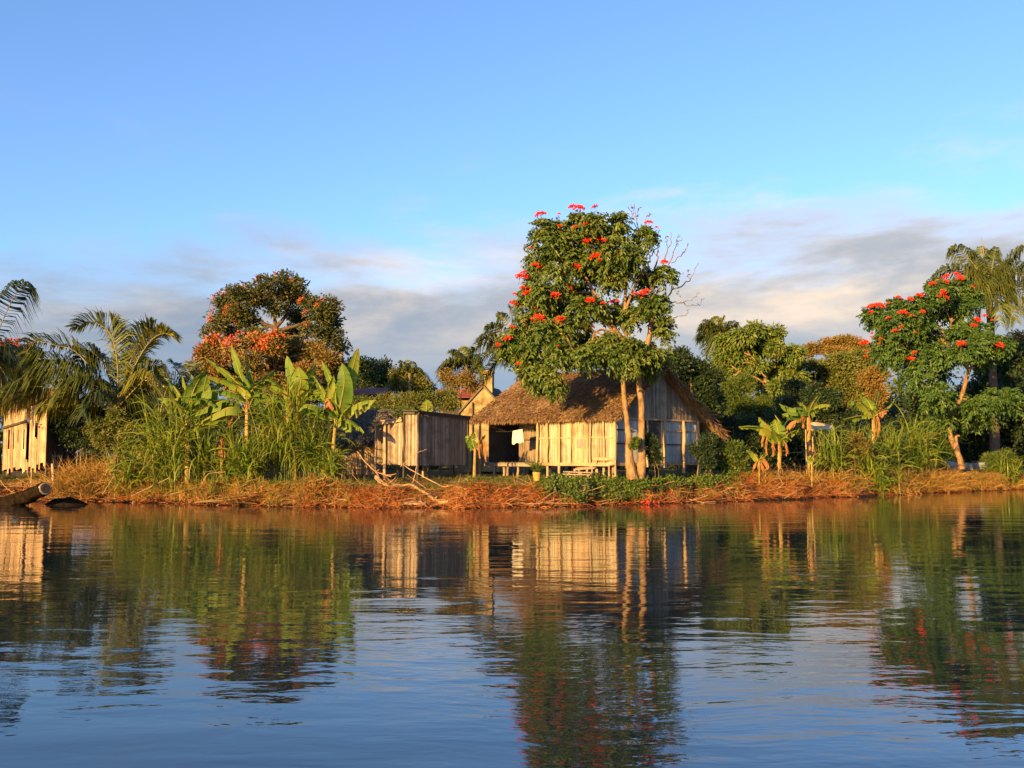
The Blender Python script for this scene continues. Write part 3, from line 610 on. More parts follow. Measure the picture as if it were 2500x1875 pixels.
mb = MB(); beam(mb, [A[0], A[1] + .03, 2.0], [B[0], B[1] + .03, 2.0], .03, .05); mb.build('rail', M['slatgrey'], f)
# roof tip of a house behind the young palm
c_ = at(357, 903, 62); gabled('hidden_house', 'tan gable tip of a house showing through the young palm fronds', c_[0], 62, R(8), 4, 2.4, 1.1, c_[2] - .95, c_[2], M['plaster'], M['thatch'], .2, .1)
# dark open shelter and pale low roof among the plants on the right
c_ = at(1990, 908, 92); zr2 = c_[2]; xa = at(1930, 905, 92)[0]; xb = at(2056, 905, 92)[0]
h = thing('open_shelter', 'dark open timber shelter with flat eaves in shade behind the mango tree', 'shelter', [c_[0], 93.5, gz(c_[0], 93)])
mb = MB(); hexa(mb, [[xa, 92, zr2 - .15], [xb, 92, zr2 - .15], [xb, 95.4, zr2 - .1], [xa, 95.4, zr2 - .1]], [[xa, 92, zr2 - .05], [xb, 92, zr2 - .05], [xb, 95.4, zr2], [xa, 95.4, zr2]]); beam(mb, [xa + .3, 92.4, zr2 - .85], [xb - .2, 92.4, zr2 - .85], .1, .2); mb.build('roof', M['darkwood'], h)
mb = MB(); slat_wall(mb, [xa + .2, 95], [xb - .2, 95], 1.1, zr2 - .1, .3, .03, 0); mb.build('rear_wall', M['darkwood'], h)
for x in (xa + .3, (xa + xb) / 2, xb - .3):
    for y in (92.3, 94.8): mb = MB(); post(mb, [x, y, 1.0], [x, y, zr2 - .05], .07); mb.build('post', M['darkwood'], h)
xa = at(1980, 1040, 54)[0]; xb = at(2042, 1040, 54)[0]; zt2 = at(2000, 1028, 54)[2]; zb2 = at(2000, 1052, 54)[2]
h = thing('sheet_shelter', 'low shelter under a pale bowed sheet among the bananas', 'shelter', [(xa + xb) / 2, 55, gz(xa, 55)])
mb = MB(); g = 8; u, v = np.meshgrid(np.linspace(0, 1, g), np.linspace(0, 1, g)); V = np.stack([xa + (xb - xa) * u, 54 + 1.6 * v, zb2 + (zt2 - zb2) * np.sin(v * 2.3 + .15) * (1 - .5 * np.abs(u - .35)) + 0 * u], -1); mb.add(V, GRIDQ(g, g), 0, True); mb.add(V - [0, 0, .03], GRIDQ(g, g)[:, ::-1], 0, True); mb.build('roof', M['sheet'], h)
for x in (xa + .1, xb - .1):
    for y in (54.1, 55.3): mb = MB(); post(mb, [x, y, 1.0], [x, y, zb2 + .1], .04); mb.build('post', M['pole'], h)
# small boat in the shade on the right bank
c_ = at(2362, 1108, 65); h = thing('small_boat', 'small blue-grey boat drawn up in shade behind the leaning trunk', 'boat', [c_[0], 65, gz(c_[0], 65)])
def hull(x0, L, y0, zb, hts, wd):
    s = np.linspace(-1, 1, 13); rows = []
    for q in s:
        w_ = wd * (1 - abs(q) ** 2.4) + .03; z_ = zb + .16 * abs(q) ** 2
        rows.append([[x0 + q * L / 2, y0 - w_, z_ + hts], [x0 + q * L / 2, y0 - w_ * .75, z_ + .1], [x0 + q * L / 2, y0, z_], [x0 + q * L / 2, y0 + w_ * .75, z_ + .1], [x0 + q * L / 2, y0 + w_, z_ + hts]])
    return np.array(rows)
m, t = new_mat('blue_grey_paint'); oc = t.n('ShaderNodeTexCoord').outputs['Object']
c = t.ramp(t.mr(t.noise(oc, 4, 5, .7), .3, .7), [(0, (.16, .20, .23)), (1, (.38, .44, .48))]); pr = t.n('ShaderNodeBsdfPrincipled', {'Base Color': c, 'Roughness': .7}); t.n('ShaderNodeOutputMaterial', {0: pr.outputs[0]}); M['bluepaint'] = m
V = hull(c_[0], 2.6, 65, gz(c_[0], 65) + .05, .55, .45); mb = MB(); mb.add(V, GRIDQ(5, 13), 0, True); V2 = V * 1; V2[:, :, 1] = 65 + (V[:, :, 1] - 65) * .93; V2[..., 2] += .02; mb.add(V2, GRIDQ(5, 13)[:, ::-1], 0, True); mb.build('hull', M['bluepaint'], h)
mb = MB()
for e in (0, 4): tube(mb, V[:, e] + [0, 0, .01], .03, 5)
mb.build('gunwale', M['darkwood'], h)
for q in (-.45, .45): mb = MB(); beam(mb, [c_[0] + q, 64.6, V[6, 0, 2] - .08], [c_[0] + q, 65.4, V[6, 0, 2] - .08], .16, .03); mb.build('thwart', M['darkwood'], h)
# ------------------------------------------------------------ broad-leaved trees and shrubs
def Z(lst, ox, oy, s):
    """crop coordinates to photograph pixels"""
    return [(ox + s * q[0], oy + s * q[1], *[s * r for r in q[2:]]) for q in lst]
def mkblobs(px, Y, dep, seed=None):
    """pixel ellipses to ellipsoids spread in depth: list of (centre, rx, ry, rz)"""
    p = np.array(px, float); c0 = (p[:, 0].min() + p[:, 0].max()) / 2; c1 = (p[:, 1].min() + p[:, 1].max()) / 2
    hx = (p[:, 0].max() - p[:, 0].min()) / 2 + 1; hy = (p[:, 1].max() - p[:, 1].min()) / 2 + 1; out = []
    for i, (x, y, rx, ry) in enumerate(p):
        k = math.sqrt(max(0.08, 1 - ((x - c0) / hx) ** 2 * .9)); y_ = Y + dep * k * rng.uniform(-1, .8)
        c = at(x, y, y_); k2 = y_ / F; out.append((c, rx * k2, (rx + ry) / 2 * k2, ry * k2))
    return out
def clumps(blobs, dens, cr):
    """clump centres and outward directions in the ellipsoids"""
    C_, O_, B_ = [], [], []
    for i, (c, rx, ry, rz) in enumerate(blobs):
        n = max(9, int(7.0 * dens * (rx * ry + rx * rz + ry * rz) / (cr * cr) / 3))
        u = nrm(rng.standard_normal((n, 3))); f = rng.uniform(.25, 1, n) ** .6
        C_.append(c + u * f[:, None] * np.maximum([rx - cr * .5, ry - cr * .5, rz - cr * .5], .05)); O_.append(u); B_.append(np.full(n, i))
    return np.concatenate(C_), np.concatenate(O_), np.concatenate(B_)
def foliage(mb, C_, O_, cr, kind, per, L, W, m=0, up=.25):
    n = len(C_)
    if kind == 'compound':                       # sprays of pinnate leaves
        S = np.repeat(C_, per, 0); o = np.repeat(O_, per, 0); k = len(S)
        D = nrm(rng.standard_normal((k, 3)) + o * .9 + np.array([0, 0, up])); base = S + D * cr * .15
        rl = cr * rng.uniform(.7, 1.15, k); Sd = nrm(np.cross(D, np.array([0, 0, 1.0]) + .3 * rng.standard_normal((k, 3)))); Nn = np.cross(Sd, D)
        P, Dr, Nr = [], [], []
        for t_ in np.linspace(.3, 1, 4):
            p = base + D * (rl * t_)[:, None] - np.array([0, 0, 1.0]) * (.35 * rl * t_ * t_)[:, None]
            for s in (-1, 1):
                P.append(p); Dr.append(D * .6 + Sd * s * .8 - np.array([0, 0, .8]) + .2 * rng.standard_normal((k, 3))); Nr.append(Nn * .5 + o * .8 + .4 * rng.standard_normal((k, 3)))
        P = np.concatenate(P); k2 = len(P)
        leaves(mb, P, np.concatenate(Dr), np.concatenate(Nr), L * rng.uniform(.7, 1.2, k2), W * rng.uniform(.8, 1.2, k2), m)
    else:
        S = np.repeat(C_, per, 0); o = np.repeat(O_, per, 0); k = len(S)
        u = nrm(rng.standard_normal((k, 3))); P = S + u * (cr * rng.uniform(.2, 1, k) ** .7)[:, None] * np.array([1, 1, .8])
        D = u * .7 + o * .6 + .5 * rng.standard_normal((k, 3)) + np.array([0, 0, -.6 if kind == 'droop' else up - .35])
        N = u + .5 * o + .5 * rng.standard_normal((k, 3)) + np.array([0, 0, .2])
        leaves(mb, P, D, N, L * rng.uniform(.65, 1.25, k), W * rng.uniform(.8, 1.2, k), m)
def plant(name, label, cat, base, blobs, mat, kind, dens, cr, per, L, W, limbs=(), r=.12, bark='bark', group=None, crown_name='crown', stems=1, up=.25, tw=.010, auto=True):
    """tree or shrub: trunk with limbs and twigs as one part, foliage as the other"""
    base = np.asarray(base, float); t_ = thing(name, label, cat, base, group)
    C_, O_, B_ = clumps(blobs, dens, cr)
    mb = MB(); foliage(mb, C_, O_, cr, kind, per, L, W, 0, up); mb.build(crown_name, mat if not isinstance(mat, str) else M[mat], t_)
    mb = MB(); nodes = []
    for (pts, r0, r1) in limbs:
        limb(mb, pts, r0, r1, 8, max(8, 3 * len(pts)), 0, .0, .06); nodes += list(spline(pts, 10)[3:])
    top = np.mean([b[0] for b in blobs], 0)
    if not len(limbs):
        for s in range(stems):
            e = top + rng.normal(0, .5, 3) * (stems > 1) * min(1, blobs[0][1]); b0 = base + np.r_[rng.normal(0, .12, 2), -.1] * (stems > 1) - [0, 0, .1]
            pts = [b0, b0 * .6 + e * .4 + np.r_[rng.normal(0, .15, 2), 0], e]; limb(mb, pts, r, r * .45, 7, 8, 0, .02); nodes += list(spline(pts, 8)[2:])
    nodes = np.array(nodes); hub = []
    for (c, rx, ry, rz) in blobs:
        d = np.linalg.norm(nodes - c, axis=1) + .6 * np.maximum(0, nodes[:, 2] - c[2]); j = nodes[np.argmin(d)]
        if auto and np.linalg.norm(c - j) > .25:
            mid = (j + c) / 2 + np.array([0, 0, -.06]) * np.linalg.norm(c - j) + rng.normal(0, .06, 3); limb(mb, [j, mid, c], max(.02, r * .34), .014, 6, 6, 0, .015)
        hub.append(c)
    hub = np.array(hub)[B_]; twigs(mb, hub + (C_ - hub) * .08, C_, tw, tw * .4); mb.build('trunk', M[bark], t_)
    return t_, C_
FM = []
for k in range(4):                                # flower heads, shared meshes
    mb = MB(); n = 46 + 6 * k; r_ = rng.uniform(.02, .2, n); th = rng.uniform(0, 2 * math.pi, n)
    P = np.stack([r_ * np.cos(th), r_ * np.sin(th), .10 * (1 - (r_ / .2) ** 2) + rng.normal(0, .02, n)], -1)
    D = np.stack([np.cos(th), np.sin(th), rng.uniform(.1, 1.1, n)], -1) + .3 * rng.standard_normal((n, 3))
    leaves(mb, P, D, rng.standard_normal((n, 3)) * .4 + [0, 0, 1], rng.uniform(.10, .16, n), rng.uniform(.07, .11, n), 0, fold=.3, curl=-.1)
    P = rng.normal(0, .05, (10, 3)) + [0, 0, .12]; leaves(mb, P, rng.standard_normal((10, 3)) + [0, 0, 1], rng.standard_normal((10, 3)), .07, .04, 1)
    twigs(mb, np.array([[0, 0, -.3]]), np.array([[0, 0, .05]]), .012, .01, 1)
    o = mb.build('flower_cluster', [M['flower'], M['bud']]); FM.append(o.data); bpy.data.objects.remove(o)
def flowers(t_, pts, blobs, Yd, sc=1.0, front=.38):
    for (px, py) in pts:
        best = None
        for (c, rx, ry, rz) in blobs:
            q = at(px, py, c[1]); e = ((q[0] - c[0]) / rx) ** 2 + ((q[2] - c[2]) / rz) ** 2
            if e < 1.0:
                y = c[1] - ry * math.sqrt(1 - e) * .85
                if best is None or y < best: best = y
        if best is None: best = min(blobs, key=lambda b: (at(px, py, b[0][1])[0] - b[0][0]) ** 2 + (at(px, py, b[0][1])[2] - b[0][2]) ** 2)[0][1]
        p = at(px, py, best - front); o = bpy.data.objects.new('flower_cluster', FM[rng.integers(4)]); COL.objects.link(o); o.parent = t_
        o.location = p - ORG[t_.name]; k = sc * rng.choice([.45, .6, .8, 1.0, 1.1, 1.35]); o.scale = (k, k, k * rng.uniform(.8, 1.2)); o.rotation_euler = (rng.uniform(.0, .9), rng.uniform(-.4, .4), rng.uniform(-.8, .8))

# the big flame tree by the hut
z4 = lambda l: Z(l, 1130, 480, .2893)
BL = z4([(660,260,90,80),(800,260,85,80),(960,215,70,80),(1110,200,85,85),(1320,205,70,75),(1240,310,140,100),(700,390,140,100),(900,390,160,110),(1090,380,150,110),(1290,420,120,100),
 (650,500,110,80),(850,520,170,100),(1050,560,160,110),(1150,640,140,80),(1250,560,100,90),(640,615,55,45),(820,655,110,60),(580,760,100,80),(700,800,140,90),(860,800,110,90),(520,920,100,80),
 (680,930,120,80),(850,930,130,80),(1000,920,100,70),(1130,930,110,60),(1250,950,80,50),(1000,790,45,50),(1280,720,90,35),(1380,630,80,80),(1440,500,60,70),(1530,330,75,80),(1700,660,60,40),
 (1560,680,45,55),(1480,890,100,70),(1650,900,75,65),(1700,1110,95,90),(1600,940,60,40),(1430,1010,80,60),(600,1020,120,75),(520,1140,110,80),(700,1120,140,85),(860,1080,130,80),(990,1110,90,60),
 (400,1250,110,65),(560,1240,130,80),(740,1240,150,80),(930,1220,130,70),(1080,1250,120,60),(480,1340,130,70),(640,1380,140,80),(820,1340,140,70),(1010,1350,110,50),(560,1480,95,55),
 (700,1480,115,60),(640,1555,100,60),(770,1580,55,45),(1240,1290,110,70),(1400,1270,120,65),(1530,1300,110,65),(1640,1340,95,50),(1330,1390,90,50),(1480,1390,100,60),(1590,1430,55,40)])
BL2 = z4([(1330,1330,110,70),(1450,1330,110,70),(1570,1350,100,60),(1400,1420,90,50),(1230,1350,90,50),(1150,1290,120,65),(1050,1330,110,55),(930,1300,110,65),(1250,1220,80,45)])
YT = 43.2; TB = mkblobs(BL, YT, 1.9) + mkblobs(BL2, YT - 1.1, .3)
def zpl(l, Y, dy=0.0, f=z4):
    return [at(q[0], q[1], Y + dy * i / max(1, len(l) - 1)) for i, q in enumerate(f(l))]
base = at(1546, 1152, YT); base[2] = gz(base[0], base[1])
A_ = lambda l, Y=YT, dy=0: [at(x, y, Y + dy * i / max(1, len(l) - 1)) for i, (x, y) in enumerate(l)]
tl = [(A_([(1545,1168),(1540,1132),(1535,1095),(1534,1056),(1528,1006),(1521,930),(1523,880),(1529,818),(1526,740),(1529,688),(1535,620)]), .16, .045), (A_([(1546,1170),(1540,1140),(1536,1110),(1534,1085)]), .27, .13),
 (A_([(1562,1168),(1567,1130),(1566,1084),(1567,1042),(1566,986),(1560,930),(1566,880),(1583,833),(1590,790),(1593,772)], YT + .1), .165, .10), (A_([(1562,1170),(1566,1140),(1567,1115),(1566,1090)], YT + .1), .24, .14),
 (A_([(1593,772),(1599,735)], YT + .1), .11, .10), (A_([(1593,772),(1585,755),(1577,735),(1575,715)], YT + .1), .08, .03), (A_([(1525,850),(1519,831),(1495,800),(1466,772),(1458,760)], YT, -.6), .16, .11),
 (A_([(1495,800),(1480,760),(1462,735),(1449,712)], YT - .3, .3), .12, .09), (A_([(1466,772),(1440,790),(1410,800),(1380,815)], YT - .5, -.5), .06, .02), (A_([(1500,812),(1470,805),(1450,812)], YT - .4, -.5), .06, .03),
 (A_([(1529,818),(1512,790),(1500,770)], YT, -.4), .06, .03), (A_([(1526,760),(1550,700),(1570,660),(1564,604),(1560,570)], YT), .07, .02), (A_([(1525,860),(1470,840),(1420,850),(1350,870)], YT, .6), .09, .03),
 (A_([(1522,700),(1480,640),(1440,600),(1420,560)], YT, .3), .07, .02), (A_([(1449,712),(1420,660),(1390,620),(1370,580)], YT), .07, .02), (A_([(1458,760),(1400,740),(1340,730)], YT - .6), .06, .02), (A_([(1468,905),(1465,880),(1460,850)], YT + .4), .04, .03)]
tulip, _ = plant('flame_tree', 'tall twin-trunked flame tree with red flowers in front of the thatched hut', 'tree', base, TB, 'tulip', 'compound', 1.2, .46, 9, .215, .098, tl, .14, 'bark', up=.3)
fl = [(660,165),(810,150),(925,100),(985,110),(1115,95),(815,255),(950,265),(1035,235),(1050,315),(1045,385),(1185,375),(1165,372),(580,440),(625,590),(650,600),(1120,520),(1155,540),(955,600),(510,650),(480,690),(520,690),(655,700),(510,780),(445,835),(530,828),(555,832),(780,835),(805,860),(895,770),(425,915),(610,945),(510,1060),(540,1085),(600,1040),(645,1038),(405,1105),(440,1105),(550,1122),(825,1045),(350,1210),(385,1212),(300,1260),(475,1425),(1075,890),(1185,905),(1255,895),(1290,898),(1090,1105),(1060,1135),(1570,230),(1630,265),(1700,565),(1530,825),(1460,830),(880,1190),(800,1265)]
flowers(tulip, z4(fl), TB, YT, .80)
mb = MB()
for l, r0 in (([(1590,740),(1540,600),(1510,480),(1470,280),(1445,60)], .05), ([(1480,320),(1430,220),(1410,140),(1400,70)], .018), ([(1465,200),(1475,140),(1490,90)], .014), ([(1455,170),(1430,110),(1425,60)], .012), ([(1600,700),(1640,500),(1655,400)], .04),
  ([(1620,760),(1690,560),(1740,430),(1750,300)], .035), ([(1690,640),(1760,530),(1800,420),(1850,350)], .025), ([(1760,560),(1840,510),(1880,450),(1900,390)], .02), ([(1700,850),(1770,790),(1860,750),(1920,690),(1990,560)], .035), ([(1920,690),(1905,650),(1900,610)], .014),
  ([(1770,790),(1760,690),(1810,680),(1860,640)], .018), ([(1700,880),(1800,890),(1940,860),(1990,800)], .026), ([(1830,890),(1960,920),(2040,860)], .016), ([(1720,1040),(1800,1010),(1880,1000),(1910,950)], .018), ([(1560,620),(1590,500),(1640,400),(1650,250)], .03), ([(1520,520),(1530,400),(1520,250),(1550,170)], .03),
  ([(1550,170),(1570,165),(1580,150)], .01), ([(1610,960),(1660,900),(1700,850)], .06), ([(1600,1000),(1650,960),(1740,950)], .05), ([(1600,1000),(1660,985),(1720,1040)], .05), ([(1600,780),(1590,740)], .06), ([(1605,870),(1600,780)], .08), ([(1610,860),(1640,800),(1700,760),(1720,700)], .035), ([(1655,400),(1640,340),(1660,290)], .016), ([(1740,430),(1720,370),(1715,330)], .012), ([(1800,420),(1810,370),(1820,320)], .012), ([(1810,800),(1840,850)], .01), ([(1640,500),(1600,440),(1590,400)], .018)):
    p = zpl(l, YT + .1, rng.uniform(-.5, .7)); limb(mb, p, r0 * 1.2, max(.013, r0 * .36), 6, 14, 0, .05)
mb.build('bare_branches', M['barkgrey'], tulip)

# the flame tree on the right bank
z7 = lambda l: Z(l, 2050, 580, .3979)
BL = z7([(200,470,50,50),(240,530,45,50),(350,420,65,50),(350,520,100,65),(470,420,85,70),(620,330,100,60),(600,290,55,35),(730,300,70,60),(560,430,110,80),(480,550,120,80),(300,620,100,55),(300,710,100,80),(430,700,110,80),(560,590,80,60),(700,430,110,80),(800,380,80,70),(840,560,105,55),(760,600,110,55),(900,650,105,70),(1000,640,55,45),(760,700,120,70),(600,720,100,75),(500,800,85,60),(620,830,80,50),(870,730,90,45),(600,960,105,65),(700,1010,95,70),(580,1060,95,60),(640,1120,75,40),(850,1040,105,60),(950,980,105,50),(1050,970,75,40),(1080,1010,40,40),(900,1110,60,40),(760,1110,60,35),(440,860,70,50)])
YR = 59; RB = mkblobs(BL, YR, 2.0); b_ = at(2350, 1145, YR); b_[2] = gz(b_[0], b_[1])
z7p = lambda l, dy=0: [at(x, y, YR + dy * i / max(1, len(l) - 1)) for i, (x, y) in enumerate(z7(l))]
tl = [(z7p([(752,1420),(735,1350),(700,1270),(675,1190),(690,1090),(745,980),(775,880),(795,815)]), .17, .11), (z7p([(745,1415),(728,1320),(712,1230),(735,1215)]), .14, .07), (z7p([(795,815),(740,740),(660,660),(640,640)]), .13, .09), (z7p([(640,640),(610,605),(580,595)]), .07, .03), (z7p([(640,640),(635,580),(600,530)]), .07, .03), (z7p([(645,645),(670,590),(685,520)]), .07, .03), (z7p([(690,1090),(600,1000),(520,900),(450,820)], .8), .08, .03), (z7p([(745,985),(850,1010),(1000,1020)], -.7), .06, .02), (z7p([(795,815),(840,740),(900,660)]), .08, .03), (z7p([(660,660),(560,680),(420,640),(330,560)]), .08, .03)]
tulip2, _ = plant('flame_tree', 'leaning flame tree with scarlet flowers over dry grass on the far right bank', 'tree', b_, RB, 'tulip2', 'compound', 1.25, .55, 9, .25, .115, tl, .14, 'bark')
fl = [(185,430),(205,425),(190,460),(230,425),(250,428),(360,375),(300,405),(430,385),(445,380),(485,360),(500,358),(570,290),(630,250),(655,245),(650,275),(625,268),(710,228),(725,232),(745,250),(735,258),(600,270),(815,310),(630,330),(605,365),(640,345),(560,380),(545,378),(650,370),(400,468),(385,470),(450,485),(510,460),(300,500),(380,552),(345,577),(465,585),(200,592),(190,615),(250,625),(240,655),(150,655),(165,700),(160,735),(390,660),(470,652),(460,710),(435,757),(845,512),(855,520),(890,485),(935,508),(820,547),(835,550),(735,665),(745,662),(975,665)]
flowers(tulip2, z7(fl), RB, YR, .85)

# great round tree behind the bananas, and the reddish one before it
z2 = lambda l: Z(l, 400, 640, .3736)
def small_flowers(t_, blobs, n, up, L, mat='pinkflower', nm='flowers', left=.5):
    C_, O_, B_ = clumps(blobs, 6, .5); s = O_ @ np.array([-left, -.7, up]) + rng.normal(0, .18, len(O_)); i = np.argsort(-s)[:n]; n = len(i)
    P = np.array([blobs[b][0] for b in B_[i]]) + O_[i] * np.array([blobs[b][1:4] for b in B_[i]]) * 1.02
    P = np.repeat(P, 9, 0) + rng.normal(0, L * .8, (n * 9, 3)); mb = MB()
    leaves(mb, P, rng.standard_normal((len(P), 3)) + [0, 0, .6], rng.standard_normal((len(P), 3)), L * rng.uniform(.7, 1.2, len(P)), L * .7); tag(mb.build(nm, M[mat], t_), kind='stuff')
BL = z2([(480,205,95,55),(400,250,85,60),(550,190,75,45),(680,140,85,50),(800,110,105,45),(870,145,45,45),(620,230,105,70),(760,210,105,70),(860,230,95,60),(980,260,95,50),(1080,290,75,60),(400,340,105,70),(350,400,65,50),(500,330,105,75),(560,400,95,50),(720,310,45,45),(1020,350,105,70),(1100,390,60,70),(1000,440,95,50),(890,380,70,70),(1100,480,85,55),(1150,550,60,50),(300,460,50,30),(450,455,60,25),(330,560,80,50),(1000,560,110,70),(860,330,75,60),(600,470,80,30),(860,470,90,50),(560,500,100,50)])
YL = 78; LB_ = mkblobs(BL, YL, 4.0); b_ = np.array([at(680, 1000, YL)[0], YL, 0]); b_[2] = gz(b_[0], YL)
c2_ = lambda l: [at(x, y, YL) for x, y in z2(l)]
tl = [([b_ - [0, 0, .2], *c2_([(740,700),(730,520),(730,430)])], .42, .25), (c2_([(730,430),(650,400),(560,340),(480,280)]), .18, .05), (c2_([(730,440),(720,330),(690,230),(700,170)]), .18, .05), (c2_([(730,430),(800,340),(810,230),(820,150)]), .18, .05), (c2_([(735,450),(850,420),(960,380),(1060,330)]), .18, .05), (c2_([(700,415),(640,440),(540,450),(420,440)]), .10, .04), (c2_([(740,500),(900,480),(1050,500)]), .12, .05)]
big, _ = plant('round_crowned_tree', 'great round-crowned tree dotted with orange flowers, rising behind the bananas', 'tree', b_, LB_, 'farflower', 'simple', 1.6, .75, 38, .30, .15, tl, .28, 'barkdark', tw=.02)
small_flowers(big, LB_, 140, .8, .11, left=1.5)
BL = z2([(280,590,80,55),(350,535,75,45),(450,560,85,55),(600,520,95,45),(740,500,75,40),(700,580,125,65),(850,560,105,65),(950,620,105,65),(1080,640,80,65),(560,650,105,65),(780,680,145,75),(350,650,105,65),(940,720,115,65),(620,730,105,55),(1000,570,60,45),(450,760,120,70),(760,780,140,60),(1080,740,90,60),(300,720,110,80),(560,860,160,70),(850,840,160,60),(1130,690,70,60),(1000,850,130,70),(900,880,120,60),(1150,800,70,70),(230,680,70,50)])
RB_ = mkblobs(BL, 63, 2.2); b_ = np.array([at(690, 1000, 63)[0], 63, 0]); b_[2] = gz(b_[0], 63)
rt, _ = plant('rusty_tree', 'broad rusty brown tree with coral blossom, low before the great round tree', 'tree', b_, RB_, 'rust', 'simple', 2.2, .6, 38, .26, .11, (), .2, 'bark', stems=5)
small_flowers(rt, RB_[:6], 60, .9, .16, left=.2)

# mango tree, feathery shrubs and the other trees around the right half
z6 = lambda l: Z(l, 1680, 740, .3015)
BL = z6([(560,225,105,70),(440,270,105,75),(320,330,100,80),(680,260,100,70),(290,440,85,85),(420,400,105,85),(560,370,105,85),(700,370,85,70),(850,420,95,75),(380,520,105,85),(300,580,85,75),(560,500,70,60),(700,540,75,65),(820,520,95,85),(880,600,75,75),(640,640,105,75),(760,680,105,75),(860,700,75,55),(650,770,75,45),(480,600,95,65),(250,520,60,70)])
YM = 79; MBl = mkblobs(BL, YM, 2.0); b_ = np.array([at(1860, 1100, YM)[0], YM, 0]); b_[2] = gz(b_[0], YM)
c6 = lambda l, Y=79: [at(x, y, Y) for x, y in z6(l)]
tl = [([b_ - [0, 0, .2], *c6([(600,850),(620,680),(640,560)])], .24, .15), (c6([(640,570),(700,520),(750,470),(790,420)], YM + .6), .06, .03), (c6([(640,560),(640,460),(620,380)], YM + .3), .06, .03), (c6([(630,600),(560,530),(520,490),(480,480),(440,490)], YM - 1.2), .06, .03), (c6([(560,535),(540,460),(500,420)], YM - 1.2), .05, .03), (c6([(620,650),(540,600),(420,560)], YM - .5), .08, .03)]
plant('mango_tree', 'dense round mango tree with yellow-green leaves right of the hut', 'tree', b_, MBl, 'mango', 'droop', 3.2, .62, 28, .40, .16, tl, .2, 'bark')
def bush(label, px_blobs, Y, mat, kind='simple', dens=2.4, cr=.35, per=30, L=.14, W=.05, dep=.7, name='shrub', cat='shrub', base=None, r=.03, stems=4, bark='bark', group=None, up=.25, cn='foliage'):
    bl = mkblobs(px_blobs, Y, dep); x = np.mean([b[0][0] for b in bl]) if base is None else at(base, 1113, Y)[0]; y = np.mean([b[0][1] for b in bl])
    return plant(name, label, cat, [x, y, gz(x, y)], bl, mat, kind, dens, cr, per, L, W, (), r, bark, group, cn, stems, up)
bush('feathery bamboo-like shrub under the near side of the mango tree', z6([(340,720,95,110),(420,840,130,100),(300,850,65,85),(460,650,75,75),(380,930,110,60)]), 76.5, 'bush', L=.27, W=.065, per=55, cr=.4, name='feathery_shrub', stems=6)
bush('feathery shrub below the middle of the mango tree', z6([(600,830,95,85),(560,900,90,60),(660,880,60,60)]), 77, 'bush', L=.27, W=.065, per=50, cr=.4, name='feathery_shrub', stems=5)
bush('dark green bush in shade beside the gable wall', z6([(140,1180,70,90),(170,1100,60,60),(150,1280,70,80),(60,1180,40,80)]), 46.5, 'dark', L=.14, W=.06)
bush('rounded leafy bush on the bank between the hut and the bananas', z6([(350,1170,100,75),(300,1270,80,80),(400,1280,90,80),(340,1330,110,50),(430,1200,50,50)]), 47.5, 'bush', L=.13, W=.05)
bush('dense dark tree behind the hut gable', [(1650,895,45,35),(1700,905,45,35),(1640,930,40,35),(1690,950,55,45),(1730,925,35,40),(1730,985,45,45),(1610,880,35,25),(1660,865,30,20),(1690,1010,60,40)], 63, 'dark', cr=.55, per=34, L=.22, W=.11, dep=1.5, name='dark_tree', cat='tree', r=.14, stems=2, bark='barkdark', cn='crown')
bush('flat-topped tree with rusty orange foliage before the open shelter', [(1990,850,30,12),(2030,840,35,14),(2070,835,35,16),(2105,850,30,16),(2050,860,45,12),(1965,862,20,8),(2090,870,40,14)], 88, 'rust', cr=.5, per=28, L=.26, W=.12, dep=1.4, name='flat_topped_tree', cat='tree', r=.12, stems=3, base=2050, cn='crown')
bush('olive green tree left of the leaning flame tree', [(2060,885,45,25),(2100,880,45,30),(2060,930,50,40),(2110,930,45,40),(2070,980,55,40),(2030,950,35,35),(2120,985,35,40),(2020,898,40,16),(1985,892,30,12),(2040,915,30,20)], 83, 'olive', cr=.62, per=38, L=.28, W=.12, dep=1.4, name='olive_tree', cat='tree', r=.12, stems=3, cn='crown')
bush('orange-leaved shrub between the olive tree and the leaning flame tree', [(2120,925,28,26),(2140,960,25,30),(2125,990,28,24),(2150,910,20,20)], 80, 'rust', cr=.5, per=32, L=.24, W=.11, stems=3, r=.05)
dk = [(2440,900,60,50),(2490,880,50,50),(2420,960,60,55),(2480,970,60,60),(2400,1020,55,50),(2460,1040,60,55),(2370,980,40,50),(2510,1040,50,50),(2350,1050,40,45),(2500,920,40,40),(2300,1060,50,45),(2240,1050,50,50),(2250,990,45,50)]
bush('deep green shaded tree filling the far right edge behind the leaning trunk', dk, 71, 'dark', cr=.8, per=38, L=.32, W=.16, dep=2.5, name='shade_tree', cat='tree', r=.22, stems=4, bark='barkdark', cn='crown')  # shade at this edge is put into the dark leaf colour
bush('russet tree top at the right edge below the tall palm', [(2490,830,30,28),(2510,870,35,35),(2475,860,20,25)], 76, 'rust', cr=.6, per=30, L=.25, W=.1, dep=1, name='russet_tree', cat='tree', r=.15, stems=2, cn='crown')
bush('small yellowish shrub at the waterside under the shaded trees', [(2425,1120,28,18),(2455,1115,24,20),(2470,1135,22,20),(2430,1140,30,18)], 62.5, 'bush', cr=.3, per=26, L=.16, W=.04, stems=6, r=.025)
